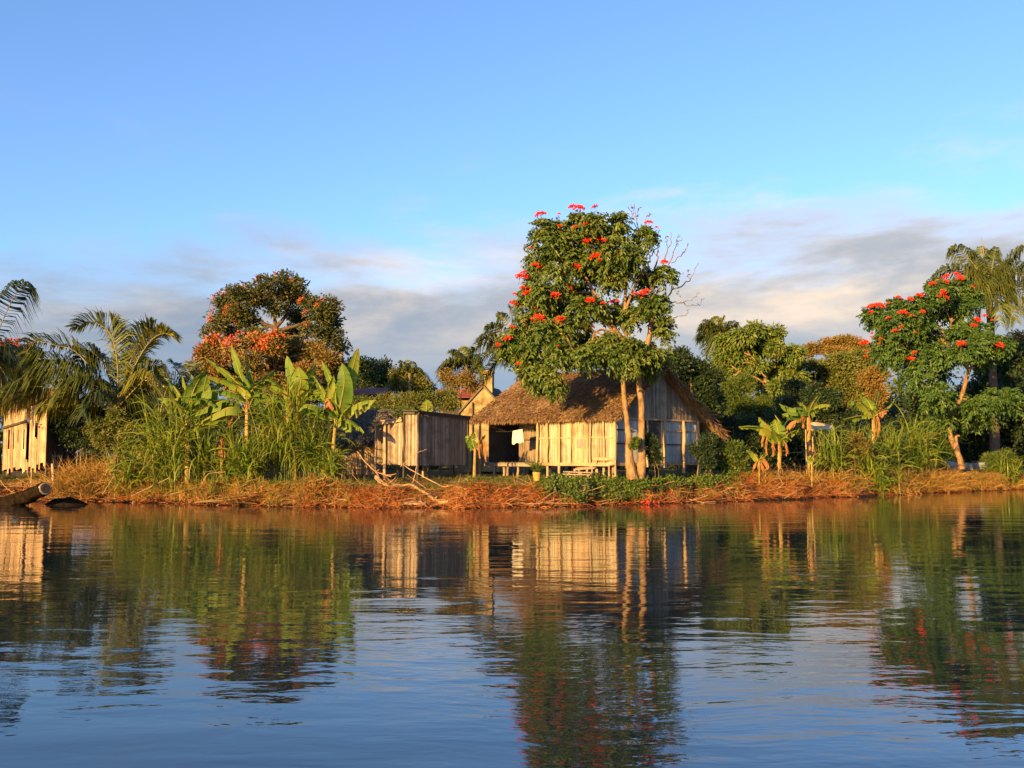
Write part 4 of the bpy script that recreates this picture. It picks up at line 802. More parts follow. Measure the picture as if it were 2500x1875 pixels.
# left half shrubs and back trees
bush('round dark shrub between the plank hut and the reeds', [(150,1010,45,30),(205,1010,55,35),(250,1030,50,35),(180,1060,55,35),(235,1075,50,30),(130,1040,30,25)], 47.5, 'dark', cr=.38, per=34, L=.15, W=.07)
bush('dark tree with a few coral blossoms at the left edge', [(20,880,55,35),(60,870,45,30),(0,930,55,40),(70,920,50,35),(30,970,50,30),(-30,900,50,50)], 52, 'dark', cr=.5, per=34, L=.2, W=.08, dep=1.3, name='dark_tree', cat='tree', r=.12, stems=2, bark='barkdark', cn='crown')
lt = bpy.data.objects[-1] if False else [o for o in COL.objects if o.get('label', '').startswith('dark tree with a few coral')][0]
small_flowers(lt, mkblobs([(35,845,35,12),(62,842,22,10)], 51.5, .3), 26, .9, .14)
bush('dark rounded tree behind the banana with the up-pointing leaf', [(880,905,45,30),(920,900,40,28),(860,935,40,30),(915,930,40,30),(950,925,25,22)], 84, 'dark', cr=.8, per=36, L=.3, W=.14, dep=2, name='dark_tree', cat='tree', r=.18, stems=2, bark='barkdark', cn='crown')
bush('olive bush-tree around a small palm beyond the slat shed', [(985,920,38,28),(1015,935,38,24),(970,940,30,22),(1040,950,30,20),(1000,950,50,18)], 72, 'olive', cr=.55, per=36, L=.2, W=.08, dep=1.4, name='olive_tree', cat='tree', r=.1, stems=3, cn='crown')
bush('brownish hedge shrub behind the shed roof', [(900,985,35,16),(950,980,40,20),(1000,975,45,20),(1050,975,45,20),(1095,985,35,16),(1040,995,50,14),(960,1000,50,14),(1090,965,30,14)], 61, 'olive', cr=.42, per=34, L=.15, W=.06, dep=1.2, stems=8, name='hedge_shrub')
bush('low green hedge behind the grey thatched hut', [(870,980,25,14),(900,1000,35,15),(960,1005,35,16),(1000,1010,30,14),(930,1010,40,14)], 55, 'bush', kind='droop', cr=.4, per=30, L=.2, W=.05, dep=.8, stems=6, name='hedge_shrub')
bush('bronze shrub beneath the palms behind the plaster house', [(1110,935,28,20),(1090,915,20,18),(1140,925,30,22),(1160,945,30,20)], 63, 'rust', cr=.45, per=32, L=.17, W=.06, dep=.9, stems=3, r=.06)
bush('green shrub at the foot of the twin trunks against the gable wall', [(1592,1090,18,26),(1598,1115,18,22),(1585,1070,10,14)], 43.9, 'dark', cr=.2, per=26, L=.13, W=.05, dep=.1, stems=3, r=.015)
bush('small leafy sprout growing in the fork of the twin trunks', [(1547,1088,9,9),(1552,1075,8,8)], 42.9, 'bush', cr=.12, per=18, L=.12, W=.06, dep=.05, stems=1, r=.01, name='sprout')
# right-hand wood beyond the frame edge, far woods as one mass
def mass(name, x0, x1, Y, hgt, n, mat, L=.5, yd=6):
    x = rng.uniform(x0, x1, n); y = Y + rng.uniform(0, yd, n); hh = hgt * (.7 + .3 * np.sin(x * .21 + 1) * np.sin(x * .57) + .2 * np.sin(x * 1.3)); z = ground(x, y) + hh * rng.uniform(0, 1, n) ** .7
    C_ = np.stack([x, y, z], -1); O_ = nrm(rng.standard_normal((n, 3)) + [0, -.6, .4]); mb = MB(); foliage(mb, C_, O_, 1.0, 'simple', 26, L, L * .5); tag(mb.build(name, M[mat]), kind='stuff')
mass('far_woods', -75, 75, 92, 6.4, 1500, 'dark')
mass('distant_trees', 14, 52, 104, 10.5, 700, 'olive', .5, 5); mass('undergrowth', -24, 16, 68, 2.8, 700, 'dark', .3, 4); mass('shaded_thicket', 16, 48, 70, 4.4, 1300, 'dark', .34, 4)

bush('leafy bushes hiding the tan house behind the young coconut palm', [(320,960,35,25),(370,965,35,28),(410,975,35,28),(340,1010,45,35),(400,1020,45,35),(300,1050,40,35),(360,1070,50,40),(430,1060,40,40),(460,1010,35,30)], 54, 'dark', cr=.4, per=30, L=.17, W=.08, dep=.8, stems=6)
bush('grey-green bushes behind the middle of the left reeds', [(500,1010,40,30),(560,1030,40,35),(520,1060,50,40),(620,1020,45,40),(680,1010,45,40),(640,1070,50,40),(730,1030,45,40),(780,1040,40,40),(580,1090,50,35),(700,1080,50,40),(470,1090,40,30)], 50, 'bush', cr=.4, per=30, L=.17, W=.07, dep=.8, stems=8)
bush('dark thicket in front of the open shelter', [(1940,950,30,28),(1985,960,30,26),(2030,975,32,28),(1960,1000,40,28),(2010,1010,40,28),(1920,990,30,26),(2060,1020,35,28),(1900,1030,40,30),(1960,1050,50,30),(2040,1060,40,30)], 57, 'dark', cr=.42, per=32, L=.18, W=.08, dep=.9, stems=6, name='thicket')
bush('low dark bushes between the hut and the mango trunk', [(1730,1030,30,28),(1780,1040,32,28),(1830,1040,32,28),(1760,1080,35,30),(1820,1085,35,30),(1870,1060,30,28),(1880,1100,30,25)], 52.5, 'dark', cr=.38, per=32, L=.16, W=.07, dep=.6, stems=6)

bush('low olive bush hiding the foot of the young coconut palm', [(240,1045,30,22),(280,1040,32,26),(320,1050,30,24),(260,1075,35,26),(305,1085,35,26),(285,1010,22,18)], 45.4, 'olive', cr=.3, per=28, L=.16, W=.06, dep=.4, stems=6)

bush('russet bush among the right-hand reeds at the foot of the yellowing banana', [(2085,1075,22,22),(2105,1095,22,20),(2070,1105,22,18)], 52.2, 'rust', cr=.3, per=26, L=.15, W=.06, dep=.3, stems=4)
bush('fresh green shrub under the lowest bough of the leaning flame tree', [(2265,1075,28,28),(2290,1100,30,24),(2245,1105,26,22),(2310,1075,24,24)], 60, 'bush', cr=.34, per=28, L=.17, W=.07, dep=.4, stems=5)
# ------------------------------------------------------------ palms
def frond(parent, pts, ll, nl=46, mat='palm', w=.05, hang=.55, vee=.35, r=.035, name='frond', dens=1.0, k=18):
    p = spline(pts, k); T = nrm(np.gradient(p, axis=0)); S = nrm(np.cross(T, np.array([0, .3, 1.0]))); N = np.cross(S, T); N *= np.where(N[:, 2:3] < -.2, -1, 1)
    mb = MB(); tube(mb, p, np.linspace(r, r * .15, k), 5, 1)
    t_ = np.sort(rng.uniform(.14, 1, nl)); x = t_ * (k - 1); i = np.minimum(x.astype(int), k - 2); f = (x - i)[:, None]
    P = p[i] * (1 - f) + p[i + 1] * f; Ti, Si, Ni = T[i], S[i], N[i]; Ti = Ti + .12 * rng.standard_normal((nl, 3))
    ln = ll * (np.sin(np.clip((t_ - .05) * 1.15, 0, 1) * math.pi) ** .6 * .75 + .3) * rng.uniform(.85, 1.1, nl)
    for s in (-1, 1):
        d = nrm(Ti * (.75 if hang < .5 else .42) + Si * s * .85 + Ni * vee + .08 * rng.standard_normal((nl, 3)))
        m1 = P + d * (ln * .5)[:, None] - np.array([0, 0, 1.0]) * (ln * hang * .16)[:, None]
        e = P + d * (ln * .92)[:, None] - np.array([0, 0, 1.0]) * (ln * hang * rng.uniform(.7, 1.3, nl))[:, None]
        wv = nrm(np.cross(d, Ni + .35 * rng.standard_normal((nl, 3)))) * (w / 2)
        V = np.stack([P - wv * .5, P + wv * .5, m1 + wv, m1 - wv, e + wv * .15, e - wv * .15], 1)
        q = np.array([[0, 1, 2, 3], [3, 2, 4, 5]]); mb.add(V, (np.arange(nl)[:, None, None] * 6 + q).reshape(-1, 4), 0, True)
    return mb.build(name, [M[mat], M['rachis']], parent)
def arc(c, tip, rise):
    c = np.asarray(c); tip = np.asarray(tip); L = np.linalg.norm(tip - c); m1 = c * .55 + tip * .45 + np.array([0, 0, rise * L]); m0 = c * .82 + tip * .18 + np.array([0, 0, rise * L * .62]); m2 = c * .22 + tip * .78 + np.array([0, 0, rise * L * .7])
    return [c, m0, m1, m2, tip]
def palm(label, crown, Y, tips, r=.15, ll=.7, nl=40, mat='palm', w=.05, name='palm_tree', base=None, polys=(), hang=.55, group=None, extra=6, eL=2.2, vee=.3, tr=True, tm='palmtrunk', up_hang=None):
    """tips: (px, py, depth offset, rise); polys: pixel polylines; extra: fronds pointing away on every side"""
    c = at(*crown, Y); bx = c[0] if base is None else at(base, 1113, Y)[0]; g = np.array([bx, Y, gz(bx, Y)])
    h = thing(name, label, 'palm', g, group)
    if tr:
        mb = MB(); limb(mb, [g - [0, 0, .15], g * .5 + c * .5 + [rng.normal(0, .1), 0, 0], c], r * 1.25, r * .8, 9, 14, 0, 0, .06); mb.build('trunk', M[tm], h)
    for (x, y, dy, rise) in tips: frond(h, arc(c, at(x, y, Y + dy), rise), ll, nl, mat, w, hang, vee)
    for (l, dy, mt, l2) in polys: frond(h, [c if i == 0 else at(x, y, Y + dy * i / (len(l) - 1)) for i, (x, y) in enumerate(l)], l2, nl, mt or mat, w, up_hang if min(q[1] for q in l) < crown[1] - 150 and up_hang else hang, .5 if up_hang else vee)
    for k in range(extra):
        a = rng.uniform(-1.3, 1.3); el = rng.uniform(.0, 1.1); d = np.array([math.sin(a) * math.cos(el), math.cos(a) * math.cos(el), math.sin(el)])
        frond(h, arc(c, c + d * eL - [0, 0, .35 * eL], .22), ll, nl, mat, w, hang, vee)
    return h
z1 = lambda l: Z(l, 0, 640, .3737)
cr1 = z1([(770, 950)])[0]
palm('young coconut palm with wide arching fronds left of the reeds', cr1, 46.5, [], .13, 1.5, 120, 'palm', .06, tm='barkdark', hang=.8, up_hang=.38, polys=[
 (z1([(770,950),(770,700),(742,520),(685,430),(600,395),(480,425)]), -.4, None, 1.75), (z1([(770,950),(765,700),(750,520),(735,420),(720,350)]), .6, None, 1.6), (z1([(780,940),(850,660),(920,510),(1010,440),(1070,470)]), .5, None, 1.5), (z1([(800,930),(890,660),(990,510),(1080,465),(1150,510)]), -.5, 'palmy', 1.15),
 (z1([(765,950),(650,770),(560,650),(470,570),(370,545),(230,520),(165,610)]), .3, None, 1.6), (z1([(755,950),(640,790),(520,720),(400,690),(260,720),(170,790)]), -.5, None, 1.6), (z1([(755,960),(560,870),(340,820),(170,820),(30,900),(-20,960)]), -.8, None, 1.6), (z1([(760,970),(600,930),(440,910),(320,930),(240,1000)]), -1.0, 'palmy', 1.0), (z1([(790,950),(880,830),(970,750),(1030,790),(1060,880)]), -1.0, 'palmy', 1.3), (z1([(760,960),(660,830),(560,790),(450,830),(380,920)]), -1.2, None, 1.6), (z1([(785,950),(870,780),(950,700),(1010,680),(1060,740)]), .9, None, 1.35), (z1([(760,940),(690,700),(610,590),(560,590),(520,650)]), .8, 'palmdark', 1.5), (z1([(758,955),(620,850),(480,780),(330,770),(200,820),(110,930)]), -.2, None, 1.6), (z1([(758,955),(640,820),(500,700),(350,640),(240,640),(150,720)]), .7, None, 1.6), (z1([(765,960),(700,900),(640,880),(580,920),(550,1000)]), -1.3, 'palmdark', 1.3)], extra=2, eL=2.2)
palm('coconut palm at the left edge with one frond rising into the sky', (-55, 880), 48, [(-160, 760, 0, .2), (-180, 900, 0, .25), (-60, 730, 1, .1), (-120, 960, -1, .3), (30, 960, -.5, .3)], .17, 1.4, 90, 'palmdark', .05, hang=.9, polys=[(z1([(-147,640),(-20,460),(50,310),(110,200),(160,150),(215,160)]), 0, None, 1.4), (z1([(-147,640),(-60,560),(20,520),(80,560),(120,640)]), -.4, None, 1.3)], extra=2)
palm('dark arching palm between the young coconut and the bananas', (452, 985), 53, [(392, 925, 0, .35), (500, 925, -.5, .4), (420, 885, 1, .2), (475, 885, 1, .2), (405, 965, -1, .45), (495, 965, 0, .4)], .12, 1.1, 70, 'palmdark', .05, extra=2)
palm('palm behind the plaster house with its crown clear of the flame tree', (1138, 893), 71, [(1125, 848, 0, .05), (1160, 850, .5, .05), (1078, 895, -1, .25), (1075, 930, 0, .35), (1100, 862, 1, .1), (1090, 960, -1, .45), (1170, 880, 0, .3), (1180, 920, 0, .35)], .17, 1.2, 56, 'palm', .08, extra=3, eL=2.0)
palm('broad feathery palm showing left of the flame tree above the hut roof', (1285, 890), 56, [(1214, 765, 0, .12), (1190, 795, -.6, .16), (1168, 828, -.3, .2), (1148, 858, .4, .26), (1260, 770, 1, .08), (1150, 905, -1, .3), (1240, 745, .8, .06), (1180, 930, -.5, .38), (1330, 780, .5, .1)], .2, 1.3, 80, 'palm', .06, extra=2, eL=2.8)
palm('far dark palm peeping out beside the round-crowned tree', (866, 905), 88, [(893, 872, 0, .2), (850, 876, 0, .2), (835, 900, 0, .3), (897, 895, 0, .3), (870, 868, 1, .05)], .16, .9, 30, 'palmdark', .09, extra=1)
palm('small upright palm in the olive bush beyond the shed', (1000, 915), 70.5, [(992, 880, 0, .05), (1012, 884, 0, .05), (975, 900, 0, .2), (1030, 905, 0, .2), (1040, 925, 0, .3), (962, 920, 0, .3)], .14, .8, 34, 'palm', .07, extra=2, eL=1.6)
palm('lone coconut palm rising behind the mango tree', (1756, 815), 90, [(1708, 800, 0, .2), (1702, 832, 0, .25), (1722, 868, 0, .4), (1740, 775, 0, .05), (1768, 774, .5, .05), (1800, 795, 0, .2), (1758, 870, -1, .3), (1738, 880, 0, .45), (1795, 830, 0, .35), (1720, 785, 1, .1)], .18, 1.4, 60, 'palm', .09, extra=2, eL=2.0)
z7p_ = lambda l: [tuple(q) for q in z7(l)]
big7 = palm('tall queen palm with a spear leaf at the right edge', z7([(915, 330)])[0], 66, [(*z7([q])[0], dy, ri) for q, dy, ri in (((570, 235), 0, .25), ((680, 60), 0, .18), ((860, 55), .5, .03), ((960, 60), -.5, .05), ((1130, 60), 0, .14), ((1190, 290), 0, .3), ((1170, 420), -.8, .35), ((990, 540), -1.2, .45), ((740, 470), -.8, .42), ((640, 360), 0, .38), ((1080, 130), 1, .15), ((780, 90), 1, .12), ((1240, 180), 0, .2), ((860, 520), -1.5, .5), ((1080, 520), -1, .45))], .26, 1.45, 100, 'palm', .065, hang=.8, extra=3, eL=3, tm='barkdark')
mb = MB(); c_ = at(*z7([(915, 330)])[0], 66); limb(mb, [c_, at(*z7([(885, 100)])[0], 66), at(*z7([(868, -5)])[0], 66)], .05, .012, 5, 8); mb.build('spear_leaf', M['rachis'], big7)

# ------------------------------------------------------------ bananas
def banana_leaf(parent, pts, wd, mat='banana', hang=.25, tear=.72, name='leaf', k=16, t0=.16, lab=None):
    p = spline(pts, k); T = nrm(np.gradient(p, axis=0)); S = nrm(np.cross(T, np.array([0, .45, 1.0]))); N = np.cross(S, T); N *= np.where(N[:, 2:3] < -.2, -1, 1)
    mb = MB(); tube(mb, p, np.linspace(.032, .008, k), 5, 1)
    tt = np.linspace(t0, 1, 15); wv = wd / 2 * np.sin(np.clip((tt - t0) / (1 - t0) * .93 + .07, 0, 1) ** .7 * math.pi) ** .55; wv[-1] *= .3
    x = tt * (k - 1); i = np.minimum(x.astype(int), k - 2); f = (x - i)[:, None]; P = p[i] * (1 - f) + p[i + 1] * f; Ti, Si, Ni = T[i], S[i], N[i]; dz = np.array([0, 0, -1.0])
    for s in (-1, 1):
        a = None; j = 0
        while j < 14:
            run = 1 + (rng.random() > tear) + (rng.random() > tear) + (rng.random() > tear); e = min(14, j + run); h_ = hang * rng.uniform(.3, 1.7); vee = rng.uniform(.05, .45); sh = rng.normal(0, .06)
            for q in range(j, e):
                r_ = []
                for u in (0, .5, 1):
                    for z in (q, q + 1):
                        sk = (.03 if z == e and e < 14 else 0) * u
                        r_.append(P[z] + (Si[z] * s * (1 - .3 * h_ * u) + Ni[z] * vee * (1 - u) + Ti[z] * (.22 + sh - sk * 3)) * wv[z] * u + dz * h_ * wv[z] * u * u * 1.3)
                mb.add(r_, [[0, 1, 3, 2], [2, 3, 5, 4]], 0, True)
            j = e
    o = mb.build(name, [M[mat], M['pseudo'] if mat != 'deadleaf' else M['deadleaf']], parent)
    if lab: o['label'] = lab
    return o
def banana(label, base, junction, Y, lv, r=.13, dead=(), wd=.68, name='banana_plant'):
    j = at(*junction, Y); b = at(*base, Y); b[1] = Y; b[2] = gz(b[0], Y); h = thing(name, label, 'plant', b)
    mb = MB(); limb(mb, [b - [0, 0, .1], b * .5 + j * .5, j], r, r * .6, 10, 10, 0, 0, .04); mb.build('stem', M['pseudo'], h)
    for l, dy, mt, ww, hg in lv:
        pts = [j - [0, 0, .15]] + [at(x, y, Y + dy * (i + 1) / len(l)) for i, (x, y) in enumerate(l)]; banana_leaf(h, pts, ww * wd, mt, hg)
    for l, dy, ww in dead:
        pts = [at(x, y, Y + dy - .1) for (x, y) in l]; banana_leaf(h, pts, ww * wd * .62, 'deadleaf', 1.3, .5, 'dead_leaf', t0=.05)
    return h
G, Yb = 'banana', 'bananay'
banana('banana plant with a fan of yellow stalks in the middle of the left reeds', z2([(540, 1390)])[0], z2([(545, 960)])[0], 43.7, [
 (z2([(530,850),(480,790),(430,740),(350,680),(262,620)]), .2, G, 1.15, .25), (z2([(535,850),(440,790),(350,758),(275,742)]), -.5, Yb, .8, .4), (z2([(500,880),(400,838),(260,848),(120,880)]), -.3, G, 1.0, .7), (z2([(485,930),(400,905),(280,950),(150,1020)]), -.4, G, 1.0, .7), (z2([(490,960),(420,950),(300,1010),(185,1075)]), -.6, Yb, .9, .7), (z2([(545,850),(500,740),(470,640),(440,540)]), .3, G, 1.0, .1), (z2([(570,850),(620,800),(680,750),(722,705)]), -.2, G, .9, .3), (z2([(560,860),(560,760),(540,640)]), .6, G, .9, .2), (z2([(590,880),(660,860),(740,880),(800,940)]), -.3, G, .9, .6)], dead=[(z2([(530, 900), (545, 960), (540, 1080)]), .05, .5), (z2([(500, 940), (440, 1000), (420, 1080)]), .0, .5)])
banana('banana plant with one leaf pointing straight up, nearest the lean-to', z2([(1088, 1390)])[0], z2([(1122, 1060)])[0], 43.2, [
 (z2([(1140,980),(1180,880),(1215,770),(1245,650),(1272,560)]), -.2, Yb, 1.0, .15), (z2([(1140,990),(1165,880),(1180,770),(1165,660)]), -.5, G, 1.35, .15), (z2([(1155,1020),(1210,960),(1290,915),(1385,900)]), -.5, Yb, .95, .85), (z2([(1120,1000),(1120,860),(1080,750),(1030,640)]), .3, G, 1.0, .2), (z2([(1110,990),(1090,880),(1090,810),(1110,740)]), -.6, Yb, .9, .5), (z2([(1110,1000),(1020,950),(930,930),(880,975)]), -.4, G, 1.0, .6), (z2([(1135,1050),(1200,1030),(1260,1060),(1310,1115)]), -.2, G, .9, .7), (z2([(1105,990),(1040,850),(990,760),(960,740)]), .4, G, .9, .3), (z2([(1110,1000),(1050,960),(1000,1000),(980,1080)]), -.6, G, .9, .7)], r=.11, dead=[(z2([(1110, 960), (1070, 890), (1045, 960)]), -.3, .5), (z2([(1090, 940), (1060, 930), (1040, 1000)]), -.1, .6)])
banana('banana plant with dark leaves between the arching palm and the reeds', z2([(160, 1300)])[0], z2([(155, 1000)])[0], 43.6, [(z2([(165,940),(190,850),(230,770),(288,705)]), 0, G, 1.1, .2), (z2([(140,950),(90,850),(40,785),(0,750)]), .3, G, 1.0, .3), (z2([(140,970),(60,900),(-40,890)]), -.3, G, 1.0, .6), (z2([(165,970),(230,900),(290,900),(340,940)]), -.4, G, .9, .7), (z2([(150,950),(140,850),(120,740)]), .5, G, .9, .2)])
banana('withered banana stump with pinkish hanging leaves among the reeds', z2([(382, 1400)])[0], z2([(378, 1180)])[0], 43.6, [], .10, [(z2([(375,1150),(365,1200),(350,1290)]), -.05, .4), (z2([(385,1150),(395,1210),(400,1290)]), -.1, .4), (z2([(380,1160),(380,1220),(375,1290)]), -.15, .5)], name='banana_stump')
banana('small banana plant with ragged dead leaves between the shed and the hut', (1158, 1160), (1160, 1095), 46.2, [([(1156,1085),(1152,1072),(1158,1056)], -.2, G, .7, .3), ([(1150,1090),(1143,1075),(1142,1062)], .2, G, .7, .3), ([(1168,1082),(1178,1068),(1186,1062)], .2, G, .5, .5)], .09, [([(1168,1070),(1170,1095),(1172,1120)], -.1, .45), ([(1180,1072),(1184,1098),(1187,1128)], -.05, .45), ([(1175,1066),(1178,1090),(1180,1112)], .1, .4)])
R6 = lambda *l: z6(list(l))
banana('banana plant with dead orange skirt on the bank right of the round bush', R6((735, 1330))[0], R6((740, 1140))[0], 48.2, [(R6((715,1090),(650,1010),(570,925)), .1, Yb, 1.2, .3), (R6((735,1080),(720,1000),(700,940)), -.2, G, 1.1, .2), (R6((760,1090),(810,1010),(860,985)), .2, G, 1.1, .4), (R6((715,1100),(670,1060),(610,1010)), -.5, Yb, .9, .3), (R6((720,1110),(600,1015),(500,995),(408,1002)), -.1, Yb, .7, .5), (R6((755,1110),(800,1070),(850,1040),(898,1024)), -.4, Yb, .8, .35), (R6((745,1080),(745,980),(702,905)), .3, Yb, .3, .1), (R6((755,1080),(770,1000),(835,915)), .5, G, .9, .4), (R6((760,1110),(790,1080),(840,1110)), -.6, Yb, .6, .5), (R6((725,1100),(700,1060),(680,1030)), -.7, G, .6, .3)], .12,
 [(R6((640,1090),(630,1140),(640,1230)), -.2, .5), (R6((690,1120),(690,1170),(680,1240)), -.3, .6), (R6((740,1120),(745,1170),(750,1230)), -.3, .6), (R6((790,1130),(800,1170),(790,1230)), -.2, .5), (R6((770,1050),(830,970),(880,950)), .1, .7), (R6((620,1060),(600,1100),(600,1160)), 0, .5)])
banana('taller banana plant with two raised leaves behind the skirted one', R6((985, 1300))[0], R6((972, 910))[0], 51, [(R6((985,870),(1015,800),(1060,740),(1122,688)), 0, Yb, 1.0, .15), (R6((990,880),(1040,835),(1095,820),(1155,825)), -.5, Yb, .9, .6), (R6((955,890),(900,850),(830,850),(735,815)), 0, G, 1.0, .6), (R6((950,900),(890,890),(810,890),(760,900)), -.4, G, .9, .6), (R6((965,880),(930,820),(880,800)), .6, G, .8, .3)], .12, [(R6((950,905),(930,950),(935,1010)), -.1, .6), (R6((980,910),(985,980),(985,1080)), -.15, .5), (R6((930,915),(900,920),(880,960)), .1, .5)])
banana('banana plant with yellowing leaves in the right-hand reeds', z7([(205, 1330)])[0], z7([(205, 1090)])[0], 54, [(z7([(250,1070),(310,1030),(350,980),(393,922)]), 0, Yb, .8, .3), (z7([(190,1080),(150,1040),(110,1020)]), -.4, Yb, .8, .5), (z7([(190,1095),(110,1095),(20,1115)]), -.2, Yb, .8, .5), (z7([(200,1060),(170,1000),(120,960)]), .3, G, 1.0, .4), (z7([(190,1060),(110,1010),(50,1010)]), .4, G, 1.0, .5), (z7([(215,1060),(230,1000),(240,940)]), .3, G, .8, .2)], .12, [(z7([(240,1080),(270,1060),(300,1060)]), 0, .6), (z7([(230,1090),(240,1150),(235,1250)]), 0, .5), (z7([(210, 1090), (215, 1160), (215, 1240)]), -.1, .5)])
banana('banana sucker with small bright leaves at the foot of the skirted plant', R6((1000, 1330))[0], R6((1000, 1290))[0], 49.0, [(R6((1020,1250),(1050,1215),(1080,1220)), -.1, Yb, .5, .3), (R6((1005,1260),(1020,1230),(1035,1205)), -.1, Yb, .5, .2), (R6((985,1270),(970,1240)), 0, G, .5, .2)], .05, name='banana_sucker')
banana('lone sucker with arched leaves beside the round bush', R6((575, 1360))[0], R6((575, 1290))[0], 47.0, [(R6((555,1255),(520,1210),(470,1190)), -.2, Yb, .5, .5), (R6((590,1250),(620,1220),(640,1225)), -.1, Yb, .5, .4)], .05, [(R6((600,1250),(640,1290),(630,1350)), 0, .6), (R6((560,1280),(530,1320),(520,1370)), 0, .5), (R6((590,1290),(610,1330),(600,1370)), -.1, .6)], name='banana_sucker')
banana('young banana leaf standing just above the shed roof', (1042, 1060), (1042, 1010), 50, [([(1042,1000),(1043,988),(1044,976)], 0, Yb, .9, .1), ([(1038,1000),(1034,992),(1032,984)], .2, G, .5, .3), ([(1048,1002),(1054,994),(1058,990)], .2, G, .5, .3)], .07)

banana('broad-leaved banana plant half sunk in the middle of the left reeds', (722, 1150), (724, 1000), 43.9, [([(722,960),(712,920),(700,868)], 0, G, 1.1, .2), ([(735,960),(752,920),(768,890)], .2, G, 1.0, .3), ([(712,975),(685,945),(650,925),(630,940)], -.3, Yb, 1.0, .5), ([(715,985),(690,975),(660,985),(640,1010)], -.5, G, 1.0, .6), ([(735,975),(760,955),(785,955),(800,975)], -.4, Yb, 1.0, .6), ([(728,965),(735,930),(728,895)], -.6, Yb, 1.2, .2), ([(735,990),(755,990),(775,1010)], -.6, G, .9, .6)], r=.1, dead=[([(715,980),(700,995),(694,1025)], -.2, .6)])
banana('banana plant with drooping leaves over the tallest left reeds', (503, 1150), (503, 1015), 44.0, [([(498,980),(485,945),(466,915)], 0, G, 1.0, .25), ([(508,980),(522,950),(540,935)], .2, Yb, 1.0, .3), ([(495,990),(465,970),(435,970),(415,990)], -.4, Yb, 1.0, .6), ([(510,990),(540,975),(565,990),(575,1015)], -.4, G, 1.0, .7), ([(500,985),(498,950),(505,915)], -.5, G, 1.1, .2), ([(495,1000),(475,1000),(455,1025)], -.6, Yb, .9, .6)], r=.1)

# ------------------------------------------------------------ reeds
def reed_clump(label, px, Y, rx, n, hpx, mat='reed', group='clumps of tall reed grass', w=.105, ry=.5, lean=0.0):
    c = at(px, 1113, Y); H_ = 1.18 * hpx * Y / F; g = np.array([c[0], Y, gz(c[0], Y)]); mb = MB(); rxm = rx * Y / F
    ns = n // 9; x = g[0] + rng.normal(0, rxm * .45, ns); y = Y + rng.normal(0, ry * .5, ns); z = ground(x, y); hs = H_ * rng.uniform(.35, .75, ns)
    ax = rng.uniform(0, 6.28, ns); le = rng.uniform(.0, .16, ns); top = np.stack([x + np.sin(ax) * le * hs + lean * hs, y + np.cos(ax) * le * hs, z + hs], -1); bot = np.stack([x, y, z - .05], -1)
    twigs(mb, bot, top, .016, .008, 0)
    nu = n // 3; iu = rng.integers(0, ns, nu); blades(mb, bot[iu] * .5 + top[iu] * .5, rng.uniform(0, 6.28, nu), rng.uniform(1.2, 1.5, nu), H_ * rng.uniform(.4, .7, nu), w * rng.uniform(.4, .8, nu), rng.uniform(.2, .9, nu), 6, twist=1.2, pw=2.5)
    i = rng.integers(0, ns, n); f = rng.uniform(.15, 1.0, n)[:, None]; P = bot[i] * (1 - f) + top[i] * f
    blades(mb, P, rng.uniform(0, 6.28, n), rng.uniform(.65, 1.4, n), H_ * rng.uniform(.28, .62, n), w * rng.uniform(.5, 1.2, n), rng.uniform(.7, 2.6, n), 6, twist=.9)
    return tag(mb.build('reed_clump', M[mat], loc=g), label, 'reeds', group)
for lab, px, Y, rx, n, h_ in (('reed clump tallest and leftmost, beside the young coconut palm', 400, 43.6, 55, 260, 235), ('reed clump just right of the leftmost one', 462, 43.9, 45, 186, 215), ('reed clump left of the yellow-stalked banana plant', 545, 43.9, 40, 136, 150), ('reed clump right in front of the yellow-stalked banana plant', 605, 43.1, 48, 230, 130),
   ('broad reed clump in the middle of the left thicket', 690, 43.8, 55, 297, 245), ('reed clump at the foot of the banana with the up-pointing leaf', 765, 43.7, 45, 223, 165), ('low reed clump between the dark shrub and the tall reeds', 320, 44.2, 50, 200, 120), ('shaded reed clump in front of the banana stem nearest the lean-to', 812, 42.8, 26, 150, 95),
   ('reed clump beside the taller right-hand banana plant', 2030, 51, 38, 180, 125), ('reed clump below the yellowing banana leaves', 2100, 52.5, 44, 200, 140), ('reed clump left of the dry vine tangle', 2160, 54.3, 40, 240, 140), ('reed clump with one long upright blade beside the leaning trunk', 2240, 56.3, 40, 240, 150), ('low green sedge tuft at the right-hand waterline', 2150, 52, 35, 160, 75), ('short reed tuft at the water on the far right edge', 2465, 61, 35, 160, 80)):
    reed_clump(lab, px, Y, rx, n, h_)
# ------------------------------------------------------------ bank: grass, litter, driftwood
def onbank(px0, px1, d0, d1, n, pw=1.0):
    """random points on the bank between columns px0..px1 and d0..d1 metres in from the waterline"""
    px = rng.uniform(px0, px1, n); x = (px - 1250) / F * 43.0; 
    for _ in range(4): x = (px - 1250) / F * (shore(x) + (d0 + d1) / 2)
    y = shore(x) + d0 + (d1 - d0) * rng.uniform(0, 1, n) ** pw
    return np.stack([x, y, ground(x, y)], -1)
mb = MB()                                         # short turf
P = np.concatenate([onbank(-150, 2650, 1.3, 9, 26000, 1.4), onbank(860, 1340, 1.2, 4, 5000)]); f = np.sin(P[:, 0] * .8 + 2) + np.sin(P[:, 1] * 1.3 + P[:, 0] * .5) + rng.normal(0, .6, len(P)); P = P[f > -.5]; n = len(P)
blades(mb, P, rng.uniform(0, 6.28, n), rng.uniform(.7, 1.5, n), rng.uniform(.08, .26, n), .022, rng.uniform(.3, 1.2, n), 3); tag(mb.build('turf_grass', M['grass']), kind='stuff')
mb = MB()                                         # tall dry grass
